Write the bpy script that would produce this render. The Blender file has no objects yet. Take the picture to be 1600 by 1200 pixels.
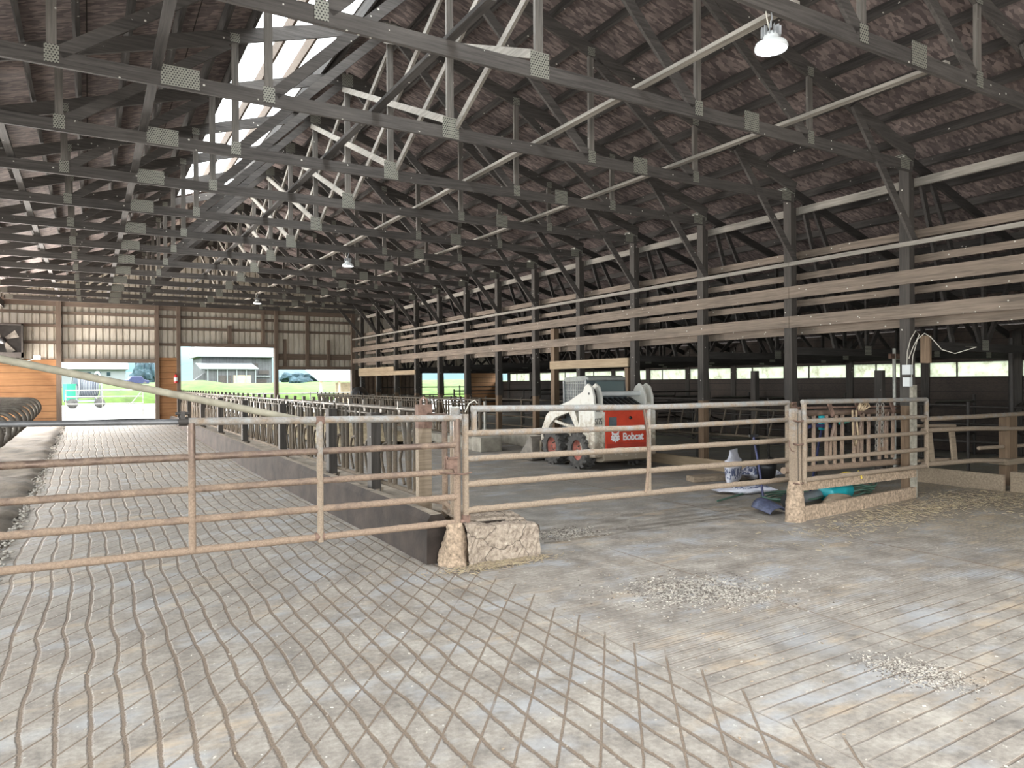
import bpy, math, random
from mathutils import Vector, Matrix
random.seed(7)
C = bpy.context.scene.collection
scene = bpy.context.scene
PI = math.pi

# ------------------------------------------------------------------ camera
cam_d = bpy.data.cameras.new('camera')
cam = bpy.data.objects.new('camera', cam_d); C.objects.link(cam)
f_px, yaw, pit, roll, CAM_H = 1118.2, .5339, -.0026, -.0068, 1.7
cam_d.sensor_fit = 'HORIZONTAL'; cam_d.sensor_width = 36; cam_d.lens = f_px * 36 / 1600
cam_d.clip_start = .05; cam_d.clip_end = 2000
Fv = Vector((math.sin(yaw)*math.cos(pit), math.cos(yaw)*math.cos(pit), math.sin(pit)))
Rv = Vector((math.cos(yaw), -math.sin(yaw), 0)); Uv = Rv.cross(Fv)
R2 = Rv*math.cos(roll) + Uv*math.sin(roll); U2 = -Rv*math.sin(roll) + Uv*math.cos(roll)
M = Matrix((R2, U2, -Fv)).transposed().to_4x4(); M.translation = (0, 0, CAM_H)
cam.matrix_world = M
scene.camera = cam

# ------------------------------------------------------------------ world, big lights, exposure
scene.view_settings.view_transform = 'Standard'; scene.view_settings.look = 'None'
scene.view_settings.gamma = 1; scene.view_settings.use_curve_mapping = False
scene.view_settings.exposure = 0.2
w = bpy.data.worlds.new('sky'); scene.world = w; w.use_nodes = True
nt = w.node_tree; nt.nodes.clear()
wo = nt.nodes.new('ShaderNodeOutputWorld'); bg = nt.nodes.new('ShaderNodeBackground')
tc = nt.nodes.new('ShaderNodeTexCoord'); sp = nt.nodes.new('ShaderNodeSeparateXYZ'); cr = nt.nodes.new('ShaderNodeValToRGB')
cr.color_ramp.elements[0].position = .02; cr.color_ramp.elements[0].color = (.062, .112, .126, 1)
cr.color_ramp.elements[1].position = .35; cr.color_ramp.elements[1].color = (.93, .98, 1, 1)
nt.links.new(tc.outputs['Generated'], sp.inputs[0]); nt.links.new(sp.outputs['Z'], cr.inputs[0])
nt.links.new(cr.outputs[0], bg.inputs[0]); nt.links.new(bg.outputs[0], wo.inputs[0])
bg.inputs[1].default_value = 8.0

def area(name, loc, target, sx, sy, power, col=(1, 1, 1), portal=False):
    l = bpy.data.lights.new(name, 'AREA'); l.shape = 'RECTANGLE'; l.size = sx; l.size_y = sy
    l.energy = power; l.color = col
    o = bpy.data.objects.new(name, l); C.objects.link(o); o.location = loc
    d = Vector(target) - Vector(loc); o.rotation_euler = d.to_track_quat('-Z', 'Z' if abs(d.z) < .9*d.length else 'Y').to_euler()
    if portal: l.cycles.is_portal = True
    return o
# daylight through the open gable end behind the viewpoint and the open eave side, plus added upward fills
area('daylight_open_gable', (3.0, -2.6, 2.5), (4.6, 5.0, .6), 13, 2.4, 800, (1, .975, .94))
area('daylight_open_side', (-5.0, 19, 3.6), (-2.2, 19, 0), 24, 1.8, 1300, (1, .97, .93))
area('added_bounce_fill_yard', (-5.3, 16, .25), (.6, 16, 5.2), 24, 1.8, 1700, (1, .93, .86))  # unseen upward fill, added to brighten the roof underside
area('added_bounce_fill_far', (-5.0, 29.5, .7), (1.5, 13, 5.6), 6, 2.2, 5500, (1, .93, .86))  # unseen corner fill, added to light the far roof underside from below
area('portal_open_side', (-4.7, 14.5, 2.3), (0, 14.5, 2.3), 34, 4.2, 1, portal=True)
# portals over the openings the sky shines through
area('portal_skylight', (2.6, 11.5, 7.2), (2.6, 11.5, 0), 1.4, 22, 1, portal=True)
area('portal_far_doors', (4.6, 31.6, 1.9), (4.6, 0, 1.5), 12, 3.2, 1, portal=True)
cy = scene.cycles
cy.use_denoising = True
try: cy.denoiser = 'OPENIMAGEDENOISE'
except Exception: pass
cy.max_bounces = 8; cy.diffuse_bounces = 5; cy.glossy_bounces = 3; cy.transmission_bounces = 6; cy.transparent_max_bounces = 12
cy.sample_clamp_indirect = 6; cy.caustics_reflective = False; cy.caustics_refractive = False

# ------------------------------------------------------------------ materials
def nodes(name):
    m = bpy.data.materials.new(name); m.use_nodes = True
    t = m.node_tree; b = t.nodes['Principled BSDF']
    return m, t, b
def N(t, typ, **kw):
    n = t.nodes.new(typ)
    for k, v in kw.items():
        if k.startswith('i_'):
            key = k[2:]
            key = int(key) if key.isdigit() else key
            n.inputs[key].default_value = v
        else: setattr(n, k, v)
    return n
def L(t, a, b): t.links.new(a, b)
def math_(t, op, a, b=None, c=None, clamp=False):
    n = t.nodes.new('ShaderNodeMath'); n.operation = op; n.use_clamp = clamp
    for i, v in enumerate((a, b, c)):
        if v is None: continue
        if hasattr(v, 'is_output'): L(t, v, n.inputs[i])
        else: n.inputs[i].default_value = v
    return n.outputs[0]
def ramp(t, fac, stops):
    n = t.nodes.new('ShaderNodeValToRGB'); e = n.color_ramp.elements
    while len(e) < len(stops): e.new(.5)
    for i, (p, c) in enumerate(stops): e[i].position = p; e[i].color = (*c, 1)
    L(t, fac, n.inputs[0]); return n.outputs[0]
def mix(t, fac, a, b):
    n = t.nodes.new('ShaderNodeMix'); n.data_type = 'RGBA'
    for key, v in ((0, fac), (6, a), (7, b)):
        if hasattr(v, 'is_output'): L(t, v, n.inputs[key])
        elif key == 0: n.inputs[0].default_value = v
        else: n.inputs[key].default_value = (*v, 1)
    return n.outputs[2]
def coord(t, world=True):
    if world: return N(t, 'ShaderNodeNewGeometry').outputs['Position']
    return N(t, 'ShaderNodeTexCoord').outputs['Object']
def vscale(t, v, s):
    n = N(t, 'ShaderNodeVectorMath', operation='MULTIPLY'); L(t, v, n.inputs[0]); n.inputs[1].default_value = s; return n.outputs[0]
def noise(t, v, scale, detail=4, rough=.6, dist=0):
    n = N(t, 'ShaderNodeTexNoise'); L(t, v, n.inputs['Vector']); n.inputs['Scale'].default_value = scale
    n.inputs['Detail'].default_value = detail; n.inputs['Roughness'].default_value = rough; n.inputs['Distortion'].default_value = dist
    return n.outputs['Fac']
def voro(t, v, scale, feature='F1'):
    n = N(t, 'ShaderNodeTexVoronoi', feature=feature); L(t, v, n.inputs['Vector']); n.inputs['Scale'].default_value = scale
    return n
def bump(t, b, h, strength, dist=.01):
    n = N(t, 'ShaderNodeBump'); n.inputs['Strength'].default_value = strength; n.inputs['Distance'].default_value = dist
    L(t, h, n.inputs['Height']); L(t, n.outputs[0], b.inputs['Normal'])

def simple(name, col, rough=.6, metal=0, var=.25, scale=6, world=False, bmp=.15):
    m, t, b = nodes(name); v = coord(t, world)
    f = noise(t, v, scale, 5)
    L(t, ramp(t, f, [(.3, tuple(c*(1-var) for c in col)), (.7, tuple(min(1, c*(1+var)) for c in col))]), b.inputs['Base Color'])
    b.inputs['Roughness'].default_value = rough; b.inputs['Metallic'].default_value = metal
    if bmp: bump(t, b, noise(t, v, scale*6, 3), bmp)
    return m
def wood(name, dark, light, axis, speck=0, rough=.8, gscale=1):
    """grain stretched along axis 0/1/2; speck adds white bird-dropping spots"""
    m, t, b = nodes(name); v = coord(t)
    s = [22*gscale]*3; s[axis] = 1.1*gscale
    g = noise(t, vscale(t, v, s), 1.6, 6, .65, .4)
    big = noise(t, v, .9, 3)
    col = ramp(t, math_(t, 'ADD', math_(t, 'MULTIPLY', g, .7), math_(t, 'MULTIPLY', big, .3)), [(.33, dark), (.66, light)])
    if speck:
        vo = voro(t, v, 9)
        d = math_(t, 'LESS_THAN', vo.outputs['Distance'], .11)
        k = math_(t, 'GREATER_THAN', noise(t, v, 3.1, 1), .60 - .06*speck)
        col = mix(t, math_(t, 'MULTIPLY', d, k), col, (.55, .53, .47))
    L(t, col, b.inputs['Base Color']); b.inputs['Roughness'].default_value = rough
    bump(t, b, g, .3, .006)
    return m
def pipe(name, metalc, dirt, low=.2, high=1.5, rough=.45, bias=0.):
    """galvanised or rusty pipe caked with dried dirt, more of it lower down"""
    m, t, b = nodes(name); v = coord(t)
    sz = N(t, 'ShaderNodeSeparateXYZ'); L(t, v, sz.inputs[0])
    h = N(t, 'ShaderNodeMapRange', i_1=low, i_2=high, i_3=.85, i_4=.2); L(t, sz.outputs['Z'], h.inputs[0])
    n1 = noise(t, v, 7, 6, .7); n2 = noise(t, v, 60, 4, .7)
    f = math_(t, 'ADD', math_(t, 'MULTIPLY', n1, 1.1), math_(t, 'SUBTRACT', h.outputs[0], .62 - bias))
    f = math_(t, 'MULTIPLY', math_(t, 'SUBTRACT', f, .35), 3.2, clamp=True)
    mc = ramp(t, n2, [(.3, tuple(c*.75 for c in metalc)), (.7, metalc)])
    dc = ramp(t, n2, [(.3, tuple(c*.6 for c in dirt)), (.7, dirt)])
    L(t, mix(t, f, mc, dc), b.inputs['Base Color'])
    r = N(t, 'ShaderNodeMapRange', i_3=rough, i_4=.95); L(t, f, r.inputs[0]); L(t, r.outputs[0], b.inputs['Roughness'])
    mt = N(t, 'ShaderNodeMapRange', i_3=.55, i_4=0.); L(t, f, mt.inputs[0]); L(t, mt.outputs[0], b.inputs['Metallic'])
    bump(t, b, math_(t, 'MULTIPLY', n2, f), .7, .01)
    return m

MAT = {}
MAT['truss'] = wood('weathered_dark_truss_wood', (.030, .026, .024), (.108, .096, .087), 0, 1)
MAT['truss_v'] = wood('weathered_dark_upright_wood', (.030, .026, .024), (.108, .096, .087), 2, 1)
MAT['web'] = wood('skylit_grey_web_wood', (.07, .063, .056), (.21, .19, .168), 2, 1)  # lighter copy of the upright wood; skylight brightness put into the colour
MAT['truss_y'] = wood('weathered_dark_long_wood', (.026, .023, .022), (.085, .076, .07), 1, 1)
MAT['aisle'] = wood('shade_dark_aisle_wood', (.015, .013, .012), (.05, .044, .04), 0, 0)  # darker copy of the truss wood; the aisle's dimness is put into its colour
MAT['brace'] = wood('grey_brace_wood', (.16, .145, .125), (.36, .33, .29), 1)
MAT['board'] = wood('brown_board_wood', (.10, .079, .062), (.275, .215, .168), 1, 2)
MAT['post'] = wood('dark_post_wood', (.027, .024, .022), (.085, .073, .063), 2, 1)
MAT['post_low'] = wood('brown_post_wood', (.10, .065, .04), (.24, .16, .10), 2)
MAT['newwood'] = wood('pale_plank_wood', (.26, .19, .12), (.47, .36, .24), 1)
MAT['girt'] = wood('girt_wood', (.09, .065, .05), (.2, .15, .115), 0)
MAT['girt_v'] = wood('wall_post_wood', (.085, .06, .046), (.19, .14, .105), 2)
MAT['dirtywood'] = wood('dusty_plank_wood', (.17, .13, .09), (.36, .28, .2), 0)
MAT['rustpipe'] = pipe('rusty_dusty_pipe', (.20, .14, .11), (.37, .265, .19), bias=.12)
MAT['galv'] = pipe('galvanised_dusty_pipe', (.42, .42, .41), (.385, .295, .215), .6, 1.9, .6, .12)
MAT['loop'] = pipe('worn_brown_pipe', (.20, .175, .145), (.09, .07, .055), .2, 2.4, .5)
MAT['palepipe'] = simple('pale_lichen_pipe', (.34, .31, .235), .75, 0, .25, 8)
MAT['locks'] = pipe('headlock_pipe', (.095, .083, .068), (.16, .122, .086), .3, 2.2, .5)
MAT['cap'] = simple('grey_pipe', (.45, .44, .40), .5, .3)
MAT['steelpipe'] = simple('bare_steel_pipe', (.17, .17, .175), .45, .5)
MAT['darkpipe'] = simple('dark_old_pipe', (.045, .038, .034), .6, .2, world=True)
MAT['plate'] = None
m, t, b = nodes('punched_connector_plate'); v = coord(t)
gr = N(t, 'ShaderNodeTexBrick', offset=.5, i_Scale=1., i_4=1.); L(t, vscale(t, N(t, 'ShaderNodeTexCoord').outputs['Object'], (1, 1, 1)), gr.inputs['Vector'])
xyz = N(t, 'ShaderNodeSeparateXYZ'); L(t, N(t, 'ShaderNodeTexCoord').outputs['Object'], xyz.inputs[0])
row = math_(t, 'MULTIPLY', xyz.outputs['Z'], 42); rowi = math_(t, 'FLOOR', row)
sh = math_(t, 'MULTIPLY', math_(t, 'MODULO', rowi, 2), .5)
u = math_(t, 'SUBTRACT', math_(t, 'FRACT', math_(t, 'ADD', math_(t, 'MULTIPLY', xyz.outputs['X'], 36), sh)), .5)
vv = math_(t, 'SUBTRACT', math_(t, 'FRACT', row), .5)
d = math_(t, 'ADD', math_(t, 'MULTIPLY', u, u), math_(t, 'MULTIPLY', vv, vv))
hole = math_(t, 'LESS_THAN', d, .085)
L(t, mix(t, hole, (.27, .265, .225), (.03, .028, .026)), b.inputs['Base Color'])
b.inputs['Roughness'].default_value = .55; b.inputs['Metallic'].default_value = .25
MAT['plate'] = m

# oriented strand board on the underside of the roof
m, t, b = nodes('strand_board_sheathing'); v = coord(t)
vo = voro(t, vscale(t, v, (9, 26, 9)), 1.0)
hs = N(t, 'ShaderNodeSeparateColor'); L(t, vo.outputs['Color'], hs.inputs[0])
fl = math_(t, 'ADD', math_(t, 'MULTIPLY', hs.outputs[0], .45), math_(t, 'MULTIPLY', noise(t, v, 1.3, 5), .6))
col = ramp(t, fl, [(.2, (.055, .043, .043)), (.5, (.135, .106, .102)), (.8, (.29, .23, .21))])
sx = N(t, 'ShaderNodeSeparateXYZ'); L(t, v, sx.inputs[0])
seam = math_(t, 'LESS_THAN', math_(t, 'FRACT', math_(t, 'DIVIDE', sx.outputs['X'], 1.22)), .012)
L(t, mix(t, seam, col, (.02, .015, .013)), b.inputs['Base Color']); b.inputs['Roughness'].default_value = .85
bump(t, b, fl, .3, .005)
MAT['osb'] = m

# translucent roof sheet of the ridge light, and the strip windows
m, t, b = nodes('translucent_roof_sheet')
t.nodes.remove(b); out = t.nodes['Material Output']
tr = N(t, 'ShaderNodeBsdfTranslucent'); tr.inputs[0].default_value = (.95, .97, .98, 1)
tp = N(t, 'ShaderNodeBsdfTransparent'); mx = N(t, 'ShaderNodeMixShader'); mx.inputs[0].default_value = .75
L(t, tr.outputs[0], mx.inputs[1]); L(t, tp.outputs[0], mx.inputs[2]); L(t, mx.outputs[0], out.inputs[0])
MAT['skylight'] = m
m, t, b = nodes('dusty_window_pane')
t.nodes.remove(b); out = t.nodes['Material Output']; v = coord(t)
tr = N(t, 'ShaderNodeBsdfTranslucent'); L(t, ramp(t, noise(t, v, 4, 6, .7), [(.3, (.30, .29, .22)), (.5, (.52, .55, .47))]), tr.inputs[0])
tp = N(t, 'ShaderNodeBsdfTransparent'); tp.inputs[0].default_value = (.95, .90, .80, 1); mx = N(t, 'ShaderNodeMixShader'); mx.inputs[0].default_value = .15
L(t, tr.outputs[0], mx.inputs[1]); L(t, tp.outputs[0], mx.inputs[2]); L(t, mx.outputs[0], out.inputs[0])
MAT['pane'] = m

# old white corrugated sheet
m, t, b = nodes('old_white_sheet_metal'); v = coord(t)
st = noise(t, vscale(t, v, (9, 9, .8)), 1.2, 6, .7); bgn = noise(t, v, .8, 4)
fl = math_(t, 'ADD', math_(t, 'MULTIPLY', st, .6), math_(t, 'MULTIPLY', bgn, .5))
L(t, ramp(t, fl, [(.36, (.28, .24, .19)), (.55, (.60, .55, .47)), (.8, (.74, .70, .62))]), b.inputs['Base Color'])
b.inputs['Roughness'].default_value = .5
MAT['sheet'] = m
MAT['sheet_dark'] = simple('brown_sheet_metal', (.16, .115, .085), .6, 0, world=True)

def siding(name, c0, c1, pitch=.24, ax='Z'):
    m, t, b = nodes(name); v = coord(t)
    g = noise(t, vscale(t, v, (1.2, 14, 26)), 1.5, 6, .6); bgn = noise(t, v, 1.1, 3)
    s = N(t, 'ShaderNodeSeparateXYZ'); L(t, v, s.inputs[0])
    seam = math_(t, 'LESS_THAN', math_(t, 'FRACT', math_(t, 'DIVIDE', s.outputs[ax], pitch)), .06)
    col = ramp(t, math_(t, 'ADD', math_(t, 'MULTIPLY', g, .5), math_(t, 'MULTIPLY', bgn, .5)), [(.35, c0), (.65, c1)])
    L(t, mix(t, seam, col, tuple(c*.3 for c in c0)), b.inputs['Base Color']); b.inputs['Roughness'].default_value = .7
    bump(t, b, seam, -.5, .01)
    return m
MAT['siding'] = siding('orange_wood_siding', (.26, .115, .045), (.46, .24, .105))
MAT['plankwall'] = siding('dark_plank_wall', (.026, .018, .015), (.07, .048, .036), .2)

# ---- floor
m, t, b = nodes('grooved_barn_concrete'); v = coord(t)
s = N(t, 'ShaderNodeSeparateXYZ'); L(t, v, s.inputs[0]); X, Y = s.outputs['X'], s.outputs['Y']
wob = math_(t, 'MULTIPLY', math_(t, 'SUBTRACT', noise(t, vscale(t, v, (.9, .8, 1)), 1.0, 2), .5), .16)
wob2 = math_(t, 'MULTIPLY', math_(t, 'SUBTRACT', noise(t, v, 9, 2), .5), .014)
Xw = math_(t, 'ADD', X, math_(t, 'ADD', wob, wob2))
def groove(cx, period, width, phase=0., soft=.006):
    fr = math_(t, 'FRACT', math_(t, 'DIVIDE', math_(t, 'ADD', cx, phase), period))
    dd = math_(t, 'MULTIPLY', math_(t, 'ABSOLUTE', math_(t, 'SUBTRACT', fr, .5)), period)
    mr = N(t, 'ShaderNodeMapRange', interpolation_type='SMOOTHSTEP'); mr.inputs[1].default_value = width; mr.inputs[2].default_value = width+soft
    mr.inputs[3].default_value = 1; mr.inputs[4].default_value = 0
    L(t, dd, mr.inputs[0]); return mr.outputs[0]
def step(val, a, b_):
    mr = N(t, 'ShaderNodeMapRange', interpolation_type='SMOOTHSTEP'); mr.inputs[1].default_value = a; mr.inputs[2].default_value = b_
    L(t, val, mr.inputs[0]); return mr.outputs[0]
alleyX = math_(t, 'MULTIPLY', step(X, 2.98, 2.9), step(X, -1.2, -.8))
alleyD = math_(t, 'MULTIPLY', step(math_(t, 'ADD', X, math_(t, 'MULTIPLY', noise(t, v, 3, 1), .5)), 3.34, 3.28), step(X, -1.2, -.8))
brk = noise(t, v, 1.7, 2); n_e = noise(t, v, 40, 3, .7)
g1 = math_(t, 'MULTIPLY', groove(math_(t, 'ADD', Xw, math_(t, 'MULTIPLY', math_(t, 'SUBTRACT', n_e, .5), .02)), .147, .006, .0785, .011), alleyX)
dv = math_(t, 'SUBTRACT', math_(t, 'MULTIPLY', math_(t, 'ADD', X, wob2), .7804), math_(t, 'MULTIPLY', Y, .6252))
g2 = math_(t, 'MULTIPLY', groove(dv, .19, .004, .735, .005), math_(t, 'MULTIPLY', alleyD, step(brk, .25, .4)))
right = math_(t, 'MULTIPLY', step(X, 2.85, 3.1), step(Y, 5.9, 5.5))
yl = math_(t, 'SUBTRACT', math_(t, 'ADD', Y, math_(t, 'MULTIPLY', wob2, .8)), math_(t, 'MULTIPLY', X, .02))
fadeR = math_(t, 'MULTIPLY', right, math_(t, 'ADD', math_(t, 'MULTIPLY', step(noise(t, v, .9, 3), .35, .6), .6), .35))
g3 = math_(t, 'MULTIPLY', groove(yl, .116, .0035, .03, .006), math_(t, 'MULTIPLY', fadeR, step(Y, 5.4, 2.2)))
g3b = math_(t, 'MULTIPLY', groove(yl, .058, .002, .03, .006), math_(t, 'MULTIPLY', math_(t, 'MULTIPLY', right, step(Y, 2.8, 3.6)), .45))
jn = math_(t, 'MULTIPLY', math_(t, 'LESS_THAN', math_(t, 'ABSOLUTE', math_(t, 'SUBTRACT', math_(t, 'ADD', X, wob2), 4.55)), .008), right)
jn2 = math_(t, 'LESS_THAN', math_(t, 'ABSOLUTE', math_(t, 'SUBTRACT', math_(t, 'ADD', X, wob2), 7.05)), .012)
jn2 = math_(t, 'MULTIPLY', jn2, step(Y, 2, 2.5))
gr_ = math_(t, 'MAXIMUM', math_(t, 'MAXIMUM', g1, g2), math_(t, 'MAXIMUM', math_(t, 'MAXIMUM', g3, g3b), math_(t, 'MAXIMUM', jn, jn2)))
n1 = noise(t, v, .55, 5, .6); n2 = noise(t, v, 3.2, 6, .7); n3 = noise(t, v, 26, 4, .7); n4 = noise(t, v, 120, 2)
base = ramp(t, math_(t, 'ADD', math_(t, 'MULTIPLY', n2, .6), math_(t, 'MULTIPLY', n3, .4)), [(.36, (.13, .115, .10)), (.5, (.24, .213, .183)), (.64, (.36, .33, .285))])
blue = step(noise(t, vscale(t, v, (1, 1.6, 1)), 1.4, 4), .5, .68)
base = mix(t, math_(t, 'MULTIPLY', blue, .55), base, (.33, .345, .365))
tan = step(noise(t, vscale(t, v, (.7, 1.9, 1)), 1.1, 5, .7), .53, .72)
base = mix(t, math_(t, 'MULTIPLY', tan, .6), base, (.44, .33, .215))
# darker damp patches on the feed alley behind the gate
damp = math_(t, 'MULTIPLY', math_(t, 'MULTIPLY', step(Y, 6.3, 7.5), step(X, 3.6, 4.4)), step(noise(t, vscale(t, v, (.6, .9, 1)), .9, 5, .7), .42, .62))
base = mix(t, math_(t, 'MULTIPLY', damp, .4), base, (.17, .165, .155))
smear = math_(t, 'MULTIPLY', step(math_(t, 'ABSOLUTE', math_(t, 'SUBTRACT', math_(t, 'ADD', X, math_(t, 'MULTIPLY', noise(t, v, 1.2, 4), 1.3)), 4.75)), .55, .1), step(noise(t, v, 1.5, 5), .4, .6))
smear = math_(t, 'MULTIPLY', smear, step(Y, 5.2, 4.2))
base = mix(t, math_(t, 'MULTIPLY', smear, .5), base, (.19, .18, .17))
strawz = math_(t, 'MULTIPLY', step(X, 7.2, 9.2), math_(t, 'MULTIPLY', step(n3, .42, .62), step(Y, 9, 6)))
base = mix(t, math_(t, 'MULTIPLY', strawz, .7), base, (.45, .36, .235))
spk = math_(t, 'MULTIPLY', math_(t, 'LESS_THAN', voro(t, v, 16).outputs['Distance'], .09), math_(t, 'GREATER_THAN', noise(t, v, 5, 1), .5))
base = mix(t, math_(t, 'MULTIPLY', spk, .7), base, (.62, .60, .55))
dirt = ramp(t, n4, [(.3, (.085, .06, .042)), (.7, (.21, .155, .11))])
L(t, mix(t, math_(t, 'MULTIPLY', gr_, .93), base, dirt), b.inputs['Base Color'])
rr = N(t, 'ShaderNodeMapRange', i_1=.3, i_2=.7, i_3=.5, i_4=.85); L(t, n2, rr.inputs[0]); L(t, rr.outputs[0], b.inputs['Roughness'])
hgt = math_(t, 'ADD', math_(t, 'MULTIPLY', gr_, -1.0), math_(t, 'MULTIPLY', n3, .25))
bump(t, b, hgt, .6, .012)
MAT['floor'] = m

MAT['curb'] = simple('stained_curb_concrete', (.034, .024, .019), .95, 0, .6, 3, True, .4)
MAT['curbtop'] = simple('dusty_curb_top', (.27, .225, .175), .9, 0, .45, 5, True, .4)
m, t, b = nodes('broken_concrete'); v = coord(t)
vd = N(t, 'ShaderNodeVectorMath', operation='ADD'); nz = N(t, 'ShaderNodeTexNoise', i_Scale=5.); L(t, v, nz.inputs['Vector'])
sc_ = N(t, 'ShaderNodeVectorMath', operation='SCALE'); sc_.inputs['Scale'].default_value = .22; L(t, nz.outputs['Color'], sc_.inputs[0]); L(t, v, vd.inputs[0]); L(t, sc_.outputs[0], vd.inputs[1])
ve = voro(t, vd.outputs[0], 2.6, 'DISTANCE_TO_EDGE'); ck = math_(t, 'LESS_THAN', ve.outputs['Distance'], .010)
bc = ramp(t, noise(t, v, 22, 6, .75), [(.35, (.17, .13, .10)), (.52, (.33, .265, .205)), (.7, (.46, .39, .31))])
L(t, mix(t, ck, bc, (.11, .085, .066)), b.inputs['Base Color']); b.inputs['Roughness'].default_value = .95
bump(t, b, math_(t, 'ADD', noise(t, v, 60, 4), math_(t, 'MULTIPLY', ck, -1.5)), .8, .012)
MAT['block'] = m
MAT['greyblock'] = simple('grey_concrete_block', (.33, .30, .25), .9, 0, .3, 5, True, .4)
MAT['bed'] = simple('sawdust_bedding', (.105, .083, .06), 1, 0, .5, 2.2, True, 1.)
MAT['crust'] = simple('dried_manure_crust', (.42, .31, .22), 1, 0, .55, 30, True, 1.)
MAT['straw'] = simple('straw', (.37, .30, .19), .9, 0, .35, 12, True, 0)
MAT['chip'] = simple('pale_chips', (.36, .33, .285), .9, 0, .5, 14, True, 0)
MAT['chipd'] = simple('dark_chips', (.12, .10, .085), .9, 0, .4, 14, True, 0)
MAT['red'] = simple('faded_red_paint', (.62, .065, .03), .45, 0, .18, 4)
MAT['reddark'] = simple('dull_red_paint', (.45, .05, .03), .55, 0, .2, 4)
m, t, b = nodes('muddy_white_paint'); v = coord(t, False)
s = N(t, 'ShaderNodeSeparateXYZ'); L(t, v, s.inputs[0])
f = math_(t, 'ADD', noise(t, v, 9, 6, .7), N(t, 'ShaderNodeMapRange', i_1=.2, i_2=1.5, i_3=.28, i_4=-.22).outputs[0])
mr = t.nodes[-1] if False else [n for n in t.nodes if n.type == 'MAP_RANGE'][0]; L(t, s.outputs['Z'], mr.inputs[0])
L(t, ramp(t, f, [(.4, (.70, .68, .62)), (.56, (.55, .50, .41)), (.7, (.27, .22, .165))]), b.inputs['Base Color']); b.inputs['Roughness'].default_value = .55
MAT['white'] = m
MAT['rubber'] = simple('muddy_rubber', (.075, .07, .065), .85, 0, .5, 9)
MAT['black'] = simple('black_plastic', (.012, .012, .013), .4, 0, .2, 8)
MAT['cabgrey'] = simple('dusty_slate_paint', (.105, .125, .135), .45, 0, .25, 6)
MAT['cabroof'] = simple('dusty_cab_roof', (.29, .30, .28), .7, 0, .25, 6)
m, t, b = nodes('tinted_cab_glass'); b.inputs['Base Color'].default_value = (.14, .18, .18, 1); b.inputs['Roughness'].default_value = .25
MAT['glass'] = m
MAT['letter_white'] = simple('white_lettering', (.85, .85, .85), .6, 0, .05)
MAT['letter_black'] = simple('black_lettering', (.03, .03, .03), .6, 0, .05)
MAT['steel'] = simple('worn_bucket_steel', (.19, .17, .145), .6, .2, .4, 6)
m, t, b = nodes('glowing_lamp_lens'); t.nodes.remove(b); e = N(t, 'ShaderNodeEmission'); e.inputs[0].default_value = (.93, .97, 1, 1); e.inputs[1].default_value = 14
L(t, e.outputs[0], t.nodes['Material Output'].inputs[0]); MAT['lens'] = m
MAT['lampwhite'] = simple('white_lamp_housing', (.62, .64, .64), .45, 0, .08)
MAT['alu'] = simple('grey_lamp_fins', (.4, .41, .42), .4, .5, .1)
MAT['cable'] = simple('pale_cable', (.55, .52, .45), .6, 0, .1)
MAT['yellow'] = simple('yellow_plastic', (.75, .55, .06), .5, 0, .15)
MAT['teal'] = simple('teal_plastic', (.01, .28, .32), .4, 0, .15)
MAT['blue'] = simple('blue_paint', (.03, .035, .10), .45, 0, .2)
MAT['bluedk'] = simple('dusty_navy_plastic', (.075, .085, .14), .5, 0, .5, 20)
MAT['hosegreen'] = simple('green_hose', (.06, .12, .09), .5, 0, .25)
MAT['greyplastic'] = simple('grey_plastic_pipe', (.13, .14, .15), .5, 0, .25)
MAT['rope'] = simple('frayed_rope', (.45, .34, .22), .9, 0, .3, 20)
MAT['rust'] = simple('rusty_iron', (.20, .125, .095), .85, .1, .45, 14, True, .4)
MAT['chainm'] = simple('dull_chain_steel', (.33, .30, .26), .5, .6, .2)
m, t, b = nodes('printed_feed_sack'); v = coord(t, False)
s = N(t, 'ShaderNodeSeparateXYZ'); L(t, v, s.inputs[0])
pr = voro(t, vscale(t, v, (34, 34, 24)), 1.0)
hs = N(t, 'ShaderNodeSeparateColor'); L(t, pr.outputs['Color'], hs.inputs[0])
ink = math_(t, 'MULTIPLY', math_(t, 'GREATER_THAN', hs.outputs[0], .45), math_(t, 'MULTIPLY', math_(t, 'GREATER_THAN', s.outputs['Z'], .09), math_(t, 'LESS_THAN', s.outputs['Z'], .27)))
basec = ramp(t, noise(t, v, 7, 4), [(.3, (.50, .51, .60)), (.7, (.74, .74, .80))])
L(t, mix(t, ink, basec, (.1, .12, .22)), b.inputs['Base Color']); b.inputs['Roughness'].default_value = .45
bump(t, b, noise(t, v, 12, 4), .5, .02)
MAT['sack'] = m
MAT['fur'] = simple('black_cow_hide', (.012, .011, .012), .6, 0, .3, 5)
# outdoors
MAT['yard'] = simple('pale_yard_concrete', (.33, .325, .31), .9, 0, .1, 1, True, 0)
MAT['grass'] = simple('meadow_grass', (.052, .092, .011), .95, 0, .45, 1.2, True, .6)
MAT['hill'] = simple('hazy_wooded_hill', (.05, .09, .10), 1, 0, .12, .05, True, 0)
MAT['leaf'] = simple('blue_green_foliage', (.03, .06, .075), .9, 0, .5, .6, True, .5)
MAT['roofwhite'] = simple('white_roof_sheet', (.22, .235, .24), .6, 0, .05, 1, True, 0)
MAT['barngrey'] = siding('weathered_barn_boards', (.06, .06, .062), (.115, .115, .122), .45, 'X')
MAT['dark'] = simple('shadowed_boards', (.07, .06, .055), .9, 0, .2)
MAT['green'] = simple('green_reel_paint', (.02, .30, .16), .45, 0, .1)
MAT['reelhose'] = simple('reel_hose', (.07, .08, .11), .5, 0, .15)
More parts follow.
